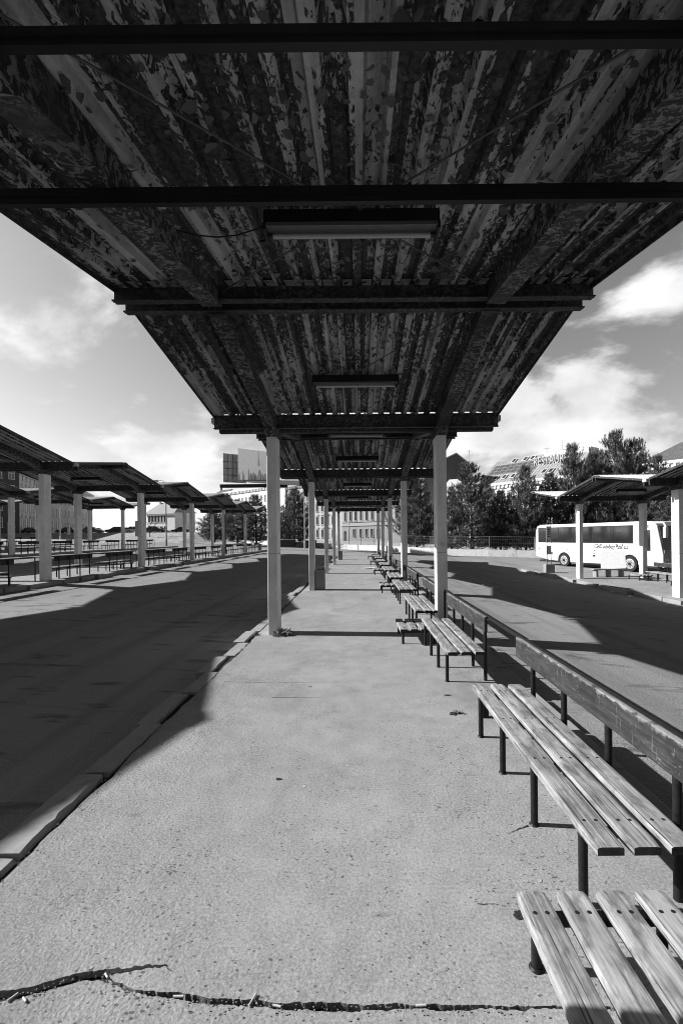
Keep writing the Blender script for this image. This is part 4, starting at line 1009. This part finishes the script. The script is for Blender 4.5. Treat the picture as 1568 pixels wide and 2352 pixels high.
# right-hand buildings
Yb = 92; xg, zt = wp(1047, 1043, Yb)
root = empty('brick_gable_house', (xg, Yb, -0.5), 0, 'dark brick gable house just right of the first right column', 'building')
zl = wp(1022, 1061, Yb)[1]; xr, zr = wp(1074, 1067, Yb)
b = MB(); b.prism([(-6.5, -2), (2.6, -2), (2.6, zr + .5), (0, zt + .5), (-6.5, zl - 1.6 + .5)], 0, 14, 'Y'); b.build('wall', MT['brick'], root)
b = MB()
b.prism([(-6.7, zl - 1.55 + .5), (0, zt + .52), (0, zt + .75), (-6.7, zl - 1.3 + .5)], -.35, 14.3, 'Y'); b.prism([(0.0, zt + .52), (2.95, zr + .22), (2.95, zr + .45), (0, zt + .75)], -.35, 14.3, 'Y'); b.build('roof', MT['zinc'], root)
xw, zw = wp(1060, 1080, 80)
root, ro, u, n, L = building('white_roofed_annex', 'low white annex with a pale roof below the brick gable', (wp(1005, 1110, 84)[0], 84), (wp(1090, 1110, 80)[0], 80), -0.5, 9.6, 9, MT['plaster'], [(5, 1.6, 1.0, [1.2, 3.4, 5.2], 'wide')], 'pitched', 'zinc', 3.6, 0.3, False)
def antenna(x, y, z, h, lab):
    root = empty('tv_antenna', (x, y, z), 0, lab, 'antenna')
    b = MB(); b.tube((0, 0, 0), (0, 0, h), .05, 6); b.build('mast', MT['posterback'], root)
    b = MB(); b.tube((-.65, 0, h - .25), (.65, 0, h - .25), .035, 5); b.tube((-.5, 0, h * .35), (.5, 0, h * .35), .03, 5)
    for q in (-.6, -.3, .3, .6): b.tube((q, -.25, h - .25), (q, .25, h - .05), .02, 4)
    b.build('crossbar', MT['posterback'], root)
x, z = wp(1077, 1070, 88); antenna(x, 88, z - .3, 3.4, 'rooftop aerial with two crossbars right of the brick gable')
b = MB(); b.add([], []); 
# restaurant building with solar panels
YA, YB = 95, 77
A = (wp(1085, 1105, YA)[0], YA); B = (wp(1330, 1105, YB)[0], YB)
root, ro, u, n, L = building('restaurant_house', 'ornate pale house with a metal roof of solar panels and rooftop lettering', A, B, -0.6, 12.9, 13, MT['plaster'],
    [(z, 2.2, 1.1, lin(1.8, L_ - 1.8, 9), 'grand') for L_ in (math.hypot(B[0] - A[0], B[1] - A[1]),) for z in (8.6, 4.6, 1.2)], 'pitched', 'slate', 5.4, 1.2, True)
hh = 12.9; sl_ = math.atan2(5.4 + .08, 6.5 + .45)
Mr = Matrix.Translation((0, -.45, hh - .08)) @ Matrix.Rotation(sl_, 4, 'X')
SLP = math.hypot(5.48, 6.95)
b = MB(); x = .4
while x < L - .2: b.box(x, x + .05, 0.1, SLP - .1 - abs(0), 0.002, .06, 0, 0, Mr) if 1.6 < x < L - 1.6 else None; x += .62
b.build('roof_seam', MT['zinc'], ro)
for i in range(8):
    for j in range(3):
        b = MB(); b.box(2.2 + i * 1.32 + .06, 2.2 + i * 1.32 + 1.18, 3.3 + j * 1.15 + .06, 3.3 + j * 1.15 + 1.01, 0.10, .13, 0, 0, Mr); b.box(2.2 + i * 1.32 - .03, 2.2 + i * 1.32 + 1.27, 3.27 + j * 1.15, 3.3 + j * 1.15 + 1.1, 0.062, .098, 1, 0, Mr); b.build('solar_panel', [MT['solar'], MT['chrome']], ro)
for i, (x, y) in enumerate(((2.4, 1.0), (4.6, 1.0), (6.6, 1.0), (8.6, 1.0), (15.0, 1.2), (16.3, 1.2), (5.6, 7.1), (8.2, 7.1), (9.8, 7.1))):
    b = MB(); b.box(x, x + .95, y, y + 1.4, .07, .22, 0, 0, Mr); b.box(x + .12, x + .83, y + .12, y + 1.28, .222, .235, 1, 0, Mr); b.build('skylight', [MT['white'], MT['pane']], ro)
b = MB(); b.box(12.9, L - 1.0, 5.2, 5.5, hh + 3.0, hh + 5.2); b.box(12.9, L - .8, 5.5, 8.5, hh + 2.8, hh + 5.25); b.build('parapet', MT['plaster'], root)
text_mesh('rooftop_lettering', 'RESTAUR', 2.35, 0.14, MT['gutter'], root, (12.0, 3.2, hh + 2.75), (.60, 1, 1), 0.0, 1.05)
b = MB()
for q in range(9): b.tube((12.3 + q * .95, 3.45, hh + 1.4), (12.3 + q * .95, 3.45, hh + 4.2), .04, 5)
for q in (2.85, 4.1): b.tube((12.0, 3.45, hh + q), (20.4, 3.45, hh + q), .04, 5)
b.build('lettering_frame', MT['posterback'], root)
chimney(ro, 1.0, 8.0, 16.2, 1.0, 1.9); chimney(ro, 3.0, 8.4, 16.2, 1.3, 1.9); chimney(ro, 15.8, 7.2, 17.4, 1.8, 1.2)
x, z = wp(1255, 1052, 86); antenna(x, 86, z - .5, 2.6, 'short rooftop aerial left of the flat chimney'); 
b = MB(); x, z = wp(1290, 1050, 86); b.tube((x, 86, z - 1), (x, 86, z + 3.2), .03, 5); tag(b.build('mast', MT['fence']), 'thin bare mast on the restaurant roof', 'mast')
# hipped house on the right edge
root, ro, u, n, L = building('hipped_house', 'white house with dark hipped tile roof and chimneys at the right edge', (wp(1470, 1070, 74)[0], 74), (wp(1640, 1070, 66)[0], 66), -0.9, 14.2, 14, MT['plaster'], [(z, 2.0, 1.0, lin(1.5, 13, 6), 'wide') for z in (2, 6, 10)], 'pitched', 'tiles', 3.7, 3.2, True)
chimney(ro, 5.8, 5.2, 16.2, .9, 2.3); chimney(ro, 9.6, 5.2, 16.4, .9, 2.0)

# ------------------------------------------------------------------ upper street with cars and people, left
b = MB(); X0, X1 = -140, -24
ex = [-160, -100, -60, -34, -24]; vs = []
for i, x in enumerate(ex):
    top = 3.2 if x < -30 else 1.1
    vs += [(x, 86, zg(x) - .02), (x, 97, top), (x, 260, top + .3)]
b.add(vs, [(3 * i, 3 * i + 3, 3 * i + 4, 3 * i + 1) for i in range(4)], 0); b.add(vs, [(3 * i + 1, 3 * i + 4, 3 * i + 5, 3 * i + 2) for i in range(4)], 1)
tag(b.build('embankment', [MT['verge'], MT['road']]), None, None, None, 'structure')
b = MB(); b.box(-110, -40, 98.0, 99.4, 3.1, 3.32); tag(b.build('footpath', MT['offwhite']), None, None, None, 'structure')
def car_proto(mat):
    root = empty('parked_car', (0, 0, 0)); 
    prof = [(-2.05, .32), (-2.1, .62), (-1.95, .86), (-1.5, .93), (1.0, .93), (1.85, .82), (2.1, .62), (2.08, .32)]
    b = MB(); b.prism(prof, -.83, .83, 'Y'); b.build('body', mat, root)
    cab = [(-1.75, .932), (-1.25, 1.44), (.25, 1.46), (1.05, .932)]
    b = MB(); vs = [(x, -.80 + (.12 if z > 1 else 0), z) for x, z in cab] + [(x, .80 - (.12 if z > 1 else 0), z) for x, z in cab]
    b.add(vs, [(0, 1, 2, 3), (7, 6, 5, 4), (0, 4, 5, 1), (1, 5, 6, 2), (2, 6, 7, 3), (0, 3, 7, 4)]); b.build('cabin', MT['glass'], root)
    b = MB(); b.box(-1.22, .22, -.66, .66, 1.452, 1.50, 0, .02)
    for s in (-1, 1): b.prism([(-.55, .94), (-.42, .94), (-.42, 1.46), (-.55, 1.46)], s * .70 - .03, s * .70 + .06 * s, 'Y')
    b.build('roof', mat, root)
    for x in (-1.3, 1.3):
        for s in (-1, 1):
            b = MB(); b.tube((x, s * .70, .32), (x, s * .86, .32), .32, 16); w = b.build('wheel', MT['black'], root); b = MB(); b.tube((x, s * .85, .32), (x, s * .868, .32), .19, 12); b.build('rim', MT['chrome'], w)
    for s in (-1, 1):
        b = MB(); b.box(2.04, 2.105, s * .62 - .16, s * .62 + .16, .60, .74); b.build('headlight', MT['white'], root)
    return root
cars = {}
CL = {'l': 'light', 'd': 'dark', 'm': 'grey'}
spots = [(-74, 104, 'd', 'dark car before the dark house, at the left edge'), (-67, 105, 'd', 'dark car second from the left edge of the car row'), (-60.5, 104, 'm', 'grey car left of the white lamp post'), (-55.5, 104.5, 'd', 'dark car right behind the white lamp post'), (-50.6, 104, 'l', 'white car right of the white lamp post'), (-66, 114, 'l', 'white car in the back row, behind the dark cars'),
         (-46.0, 103.5, 'd', 'dark car in the middle of the car row'), (-58, 113, 'm', 'grey car in the back row of the car park'), (-51, 113.5, 'l', 'white car in the back row, before the pale row house'), (-64.5, 124, 'l', 'white car left behind the two people'), (-53.5, 125, 'l', 'white car right behind the two people'), (-44, 113, 'd', 'dark car at the right end of the back row'), (-46, 140, 'l', 'white car before the mansard house'), (-38.5, 141, 'd', 'dark car before the mansard house')]
for i, (x, y, c, lab) in enumerate(spots):
    if c not in cars: cars[c] = car_proto(MT['car_' + c]); o = cars[c]
    else: o = copy_tree(cars[c])
    o.location = (x, y, 3.22 + (y - 97) * .3 / 163); o.rotation_euler = (0, 0, 0.15 + (math.pi if i % 2 else 0)); tag(o, lab, 'car', 'cars parked on the upper street')
def person(x, y, z, rz, lab):
    me = bpy.data.meshes.new('person')
    V = [(0, 0, .95), (0, 0, 1.2), (0, 0, 1.42), (0, .01, 1.53), (0, .02, 1.64), (0, .02, 1.74), (.10, 0, .9), (.11, .02, .5), (.11, -.02, .08), (.12, .12, .03), (-.10, 0, .9), (-.12, .03, .5), (-.12, .02, .08), (-.13, .15, .03),
         (.19, 0, 1.40), (.24, -.01, 1.12), (.23, .10, .88), (.23, .13, .80), (-.19, 0, 1.40), (-.24, -.01, 1.12), (-.23, .10, .88), (-.23, .13, .80)]
    E = [(0, 1), (1, 2), (2, 3), (3, 4), (4, 5), (0, 6), (6, 7), (7, 8), (8, 9), (0, 10), (10, 11), (11, 12), (12, 13), (2, 14), (14, 15), (15, 16), (16, 17), (2, 18), (18, 19), (19, 20), (20, 21)]
    rad = [.15, .15, .16, .06, .10, .08, .10, .075, .05, .045, .10, .075, .05, .045, .075, .055, .045, .04, .075, .055, .045, .04]
    me.from_pydata(V, E, []); o = bpy.data.objects.new('person', me); COL.objects.link(o); sk = o.modifiers.new('skin', 'SKIN')
    for sv, rr in zip(me.skin_vertices[0].data, rad): sv.radius = (rr, rr)
    me.skin_vertices[0].data[0].use_root = True
    o.modifiers.new('sub', 'SUBSURF').levels = 1; me.materials.append(MT['cloth']); o.location = (x, y, z); o.rotation_euler = (0, 0, rz)
    b = MB(); b.tube((0, .05, 1.56), (0, .135, 1.60), .075, 8, 0, .05); b.build('face', MT['skin'], o)
    tag(o, lab, 'person', 'two people standing by the parked cars')
person(-61.2, 119, 3.26, 2.8, 'person in a dark coat standing on the left of the pair'); person(-60.4, 119.2, 3.26, 3.4, 'person in dark clothes standing on the right of the pair')
def street_lamp(x, y, z, h, arm, lab, rz=0.0, mat='fence'):
    root = empty('street_lamp', (x, y, z), rz, lab, 'street lamp')
    b = MB(); b.tube((0, 0, 0), (0, 0, h), .10, 10, 0, .06); b.tube((0, 0, 0), (0, 0, 1.0), .14, 10); b.build('pole', MT[mat], root)
    b = MB(); b.path([(0, 0, h), (-arm * .3, 0, h + .35), (-arm * .75, 0, h + .42), (-arm, 0, h + .36)], .04, 6); b.build('arm', MT[mat], root)
    b = MB(); b.prism([(-arm - .75, h + .28), (-arm - .1, h + .24), (-arm, h + .36), (-arm - .1, h + .50), (-arm - .55, h + .46)], -.16, .16, 'Y'); b.build('lamp_head', MT['posterback'], root)
x, z = wp(381, 1104, 62); street_lamp(x, 62, zg(x), z - zg(x) - .4, 1.0, 'street lamp whose curved arm shows above the left shelter roof')
x, z = wp(139, 1198, 90); street_lamp(x, 90, 1.6, 7.0, .6, 'slim white lamp post before the parked cars', mat='white')
x, z = wp(699, 1130, 72); street_lamp(x, 72, zg(x), 8.2, .4, 'dark lamp post beside the upright pine', mat='posterback')
# lamps of the far lot and dumpsters
for i, (px, w2, lab) in enumerate(((660, 2.6, 'dark rubbish skip left of the far end of the road'), (714, 1.9, 'dark rubbish skip by the second left column'))):
    x, z = wp(px, 1252, 76); root = empty('rubbish_skip', (x, 76, zg(x)), .1, lab, 'skip')
    b = MB(); b.prism([(-w2 / 2 + .2, 0.12), (w2 / 2 - .2, .12), (w2 / 2, 1.25), (-w2 / 2, 1.25)], -.6, .6, 'Y'); b.build('body', MT['car_d'], root)
    b = MB(); b.box(-w2 / 2 - .04, w2 / 2 + .04, -.64, .64, 1.252, 1.33); b.build('rim', MT['posterback'], root)

# ------------------------------------------------------------------ billboard
def billboard():
    Y = 64.0
    xl, zt = wp(504, 1040, Y); xm, zb = wp(547, 1102, Y); root = empty('billboard', (wp(628, 1120, Y)[0], Y, zg(-12)), 0, 'high two sided billboard with a torn grey poster above the left pines', 'billboard')
    o = root.location; loc = lambda p: (p[0] - o.x, p[1] - o.y, p[2] - o.z)
    def pan(x0, y0, x1, y1, za, zb2, za2, zb3, name, mat, t=.12):
        b = MB(); u = Vector((x1 - x0, y1 - y0, 0)).normalized(); n = Vector((u.y, -u.x, 0)) * t
        P = [(x0, y0, za), (x1, y1, za2), (x1, y1, zb3), (x0, y0, zb2)]; Q = [(p[0] - n.x, p[1] - n.y, p[2]) for p in P]
        b.add([loc(p) for p in P + Q], [(0, 1, 2, 3), (4, 7, 6, 5), (0, 4, 5, 1), (1, 5, 6, 2), (2, 6, 7, 3), (3, 7, 4, 0)]); return b.build(name, MT[mat], root)
    xr = wp(640, 1050, Y - 6)[0]
    zt2 = wp(548, 1029, Y)[1]; zb2 = zb
    back = pan(xl, Y + 1.6, xm + .3, Y + 3.4, zb - .1, zt + .25, zb - .1, zt + .2, 'rear_panel', 'posterback')
    b = MB()
    for i in range(1, 4): z = zb + (zt - zb) * i / 4; b.tube(loc((xl, Y + 1.5, z)), loc((xm + .3, Y + 3.3, z)), .03, 5)
    for t in (.25, .5, .65): b.tube(loc((xl + (xm - xl) * t, Y + 1.45 + 1.7 * t, zb - .1)), loc((xl + (xm - xl) * t, Y + 1.45 + 1.7 * t, zt + .2)), .045 if t == .5 else .025, 5)
    b.build('panel_frame', MT['trim'], root)
    zt3 = wp(640, 1041, Y - 6)[1]; zb3 = wp(640, 1102, Y - 6)[1]; face = pan(xm, Y, xr, Y - 6.0, zb2, zt2, zb3, zt3, 'poster_panel', 'poster')
    # torn dark remains of the poster, a hand's breadth of paper on the panel face
    u = Vector((xr - xm, -6.0, 0)); Lf = u.length; u.normalize(); nn = Vector((u.y, -u.x, 0)); H = zt2 - zb2
    r = random.Random(4); b = MB()
    def P(s, t, k=.012): q = Vector((xm, Y, zb2)) + u * (s * Lf) + nn * k + Vector((0, 0, t * H + (zb3 - zb2) * s)); return loc(q)
    def shard(pts):
        n = len(pts); vs = [P(s, t, .004) for s, t in pts] + [P(s, t, .016) for s, t in pts]
        b.add(vs, [tuple(range(n)), tuple(range(2 * n - 1, n - 1, -1))] + [(i, (i + 1) % n, n + (i + 1) % n, n + i) for i in range(n)])
    shard([(.515, .42), (.525, .95), (.53, .95), (.535, .62), (.56, .44), (.545, .42)])
    for c, w2, hh2 in ((.03, .025, .3), (.13, .015, .28), (.16, .012, .25), (.28, .02, .33), (.33, .05, .22), (.40, .07, .24), (.45, .05, .18), (.55, .05, .33), (.62, .05, .2), (.70, .06, .24), (.76, .05, .26)):
        pts = [(c - w2, .0)]
        for i in range(5): pts.append((c - w2 + 2 * w2 * (i + .5) / 5, hh2 * (0.35 + .65 * (1 - abs(i - 2) / 3)) * r.uniform(.7, 1.1)))
        pts.append((c + w2, .0)); shard(pts)
    b.build('torn_poster', MT['ink'], face)
    zg1 = wp(520, 1114, Y)[1]; xA = wp(500, 1114, Y)[0]; xB = wp(657, 1114, Y)[0]
    b = MB(); b.box(xA - o.x, xB - o.x, 1.0, 1.5, zg1 - .25 - o.z, zg1 + .22 - o.z); b.build('lower_walkway', MT['trim'], root)
    b = MB(); p0 = loc((wp(572, 1105, Y)[0], Y - .6, wp(572, 1105, Y)[1])); p1 = loc((wp(694, 1111, Y - 8)[0], Y - 8, wp(694, 1111, Y - 8)[1]))
    d = Vector(p1) - Vector(p0); nx = Vector((d.y, -d.x, 0)).normalized() * .45
    b.add([Vector(p0) + q + Vector((0, 0, zz)) for zz in (-.26, .26) for q in (nx, -nx)] + [Vector(p1) + q + Vector((0, 0, zz)) for zz in (-.26, .26) for q in (nx, -nx)], [(0, 1, 3, 2), (4, 6, 7, 5), (0, 2, 6, 4), (1, 5, 7, 3), (2, 3, 7, 6), (0, 4, 5, 1)]); b.build('upper_walkway', MT['trim'], root)
    b = MB(); b.tube((0, .3, 0), (0, .3, zg1 - o.z + 3.0), .35, 14); b.build('mast', MT['fence'], root)
    for q in (520, 560, 600):
        xx, zz = wp(q, 1108, Y); b = MB(); b.tube(loc((xx, Y + .4, zz)), loc((xx + .2, Y - .5, zz + .12)), .05, 6); b.box(xx + .1 - o.x, xx + .5 - o.x, -.7, -.45, zz + .05 - o.z, zz + .3 - o.z); b.build('floodlight', MT['fence'], root)
billboard()

# ------------------------------------------------------------------ coach
def coach():
    hd = Vector((0.363, -0.932, 0)).normalized(); rw = Vector((16.5, 36.9, 0)); g = zg(17.3)
    root = empty('white_coach', (rw.x, rw.y, g), math.atan2(hd.y, hd.x), 'white touring coach parked behind the right shelter, dark window band', 'coach')
    # local x forward, right side is y<0 ; y=0 is the right flank
    X0, X1 = -3.2, 8.15; W = 2.5
    # flank outline with wheel arches
    def arch(cx, r=.62, n=8): return [(cx + r * math.cos(math.pi * i / n), .52 + r * math.sin(math.pi * i / n)) for i in range(n + 1)]
    low = [(X1, .42)] + [(5.8 + .62, .42)] + arch(5.8) + [(5.8 - .62, .42), (.62, .36)] + arch(0) + [(-.62, .42), (-1.6, .46), (X0 + .05, .74)]
    up = [(X0, 1.6), (X0 + .06, 2.9), (X0 + .28, 3.32), (X0 + .7, 3.42), (X1 - 1.2, 3.42), (X1 - .62, 3.36), (X1 - .40, 3.1), (X1 - .06, 1.5), (X1, 1.2)]
    poly = low + up
    b = MB(); m = bpy.data.meshes
    b.prism(poly, .0, W, 'Y'); body = b.build('body', MT['white'], root)
    mod = body.modifiers.new('bevel', 'BEVEL'); mod.width = .07; mod.segments = 3; mod.limit_method = 'ANGLE'; mod.angle_limit = R(60)
    b = MB(); b.box(X0 + .4, X1 - .3, .1, W - .1, .3, .44); b.build('underside', MT['black'], root)
    # arch linings
    b = MB()
    for cx in (0, 5.8):
        b.prism([(cx + .61 * math.cos(math.pi * i / 10), .5 + .61 * math.sin(math.pi * i / 10)) for i in range(11)], .10, .6, 'Y')
    b.build('arch_lining', MT['black'], root)
    # windows on the right flank: one band made of panes
    zs0, zs1 = 1.98, 3.12; xs = [(-2.72, -1.62), (-1.56, -.56), (-.5, 1.02), (1.08, 2.72), (2.78, 4.32), (4.38, 6.02)]
    b = MB(); b.box(-2.82, 6.08, -.006, .02, zs0 - .06, zs1 + .06); b.build('window_band', MT['trim'], root)
    for a, c in xs:
        b = MB(); b.box(a, c, -.014, -.0065, zs0, zs1); b.build('side_window', MT['glass'], root)
    # door
    b = MB(); b.box(6.60, 7.42, -.010, .01, .62, 3.0); d = b.build('door', MT['white'], root)
    b = MB(); b.box(6.70, 7.32, -.018, -.0105, 1.45, 2.85); b.build('door_glass', MT['glass'], d)
    b = MB()
    for i in range(4): b.box(6.72, 7.2, -.02, -.011, 2.96 + .055 * i, 2.985 + .055 * i)
    b.build('vent_grille', MT['trim'], root)
    # front
    b = MB(); fx = X1
    b.add([(X1 - .05, .1, 1.55), (X1 - .05, W - .1, 1.55), (X1 - .40 + .015, W - .12, 3.08), (X1 - .40 + .015, .12, 3.08), (X1 - .02 + .03, .1, 1.55), (X1 - .02 + .03, W - .1, 1.55), (X1 - .36 + .03, W - .12, 3.08), (X1 - .36 + .03, .12, 3.08)], [(4, 5, 6, 7), (0, 4, 7, 3), (1, 2, 6, 5), (3, 7, 6, 2), (0, 1, 5, 4)]); b.build('windscreen', MT['glass'], root)
    b = MB(); b.box(X1 - .02, X1 + .02, .12, W - .12, .75, 1.50, 0, .01); b.build('front_panel', MT['busfront'], root)
    b = MB(); b.box(X1 + .021, X1 + .03, .75, 1.35, 1.18, 1.34); b.build('number_plate', MT['ink'], root)
    for y in (.32, W - .32):
        b = MB(); b.box(X1 + .0205, X1 + .04, y - .2, y + .2, .80, .98, 0, .008); b.build('headlight', MT['chrome'], root)
    b = MB(); b.box(X1 - .1, X1 + .06, .02, W - .02, .40, .70, 0, .03); b.build('bumper', MT['white'], root)
    b = MB(); b.path([(X1 - .6, .1, 3.30), (X1 + .15, -.12, 3.28), (X1 + .34, -.20, 3.0)], .06, 8); b.box(X1 + .22, X1 + .42, -.34, -.08, 2.30, 3.02, 0, .05); b.build('wing_mirror', MT['white'], root)
    for x in (0, 5.8):
        b = MB(); b.tube((x, .02, .52), (x, .34, .52), .52, 28); w = b.build('wheel', MT['black'], root)
        b = MB(); b.tube((x, .0, .52), (x, .019, .52), .36, 24); b.tube((x, -.01, .52), (x, .0, .52), .30, 24, 0, .34); rr = b.build('rim', MT['chrome'], w)
        b = MB(); b.tube((x, -.05, .52), (x, -.011, .52), .11, 14)
        for i in range(10): a = 6.283 * i / 10; b.tube((x + .18 * math.cos(a), -.03, .52 + .18 * math.sin(a)), (x + .18 * math.cos(a), -.0105, .52 + .18 * math.sin(a)), .022, 6)
        for i in range(8): a = 6.283 * i / 8 + .2; b.tube((x + .27 * math.cos(a), -.014, .52 + .27 * math.sin(a)), (x + .27 * math.cos(a), -.0105, .52 + .27 * math.sin(a)), .03, 6)
        b.build('hub', MT['trim'], w)
    # luggage flap joints and little handles
    b = MB()
    for x in (2.0, 3.35, 4.75): b.box(x, x + .012, -.003, .004, .5, 1.42)
    b.box(-2.9, 6.4, -.003, .004, 1.42, 1.43); b.build('flap_joint', MT['fence'], root)
    b = MB()
    for x, z, s in ((-1.25, 1.05, .09), (2.9, .98, .11), (4.45, 1.02, .10), (-2.7, 1.38, .05), (.4, 1.36, .05), (2.95, 1.36, .05), (5.2, 1.36, .05), (-1.25, 1.22, .05), (2.9, 1.16, .05), (4.45, 1.2, .05)): b.box(x - s, x + s, -.008, -.001, z - s * .7, z + s * .7)
    b.build('flap_handle', MT['trim'], root)
    text_mesh('operator_name', 'ČSAD autobusy Plzeň a.s.', .46, .004, MT['trim'], root, (2.9, -.010, 1.54), (.58, 1, 1), .22)
    return root
coach()
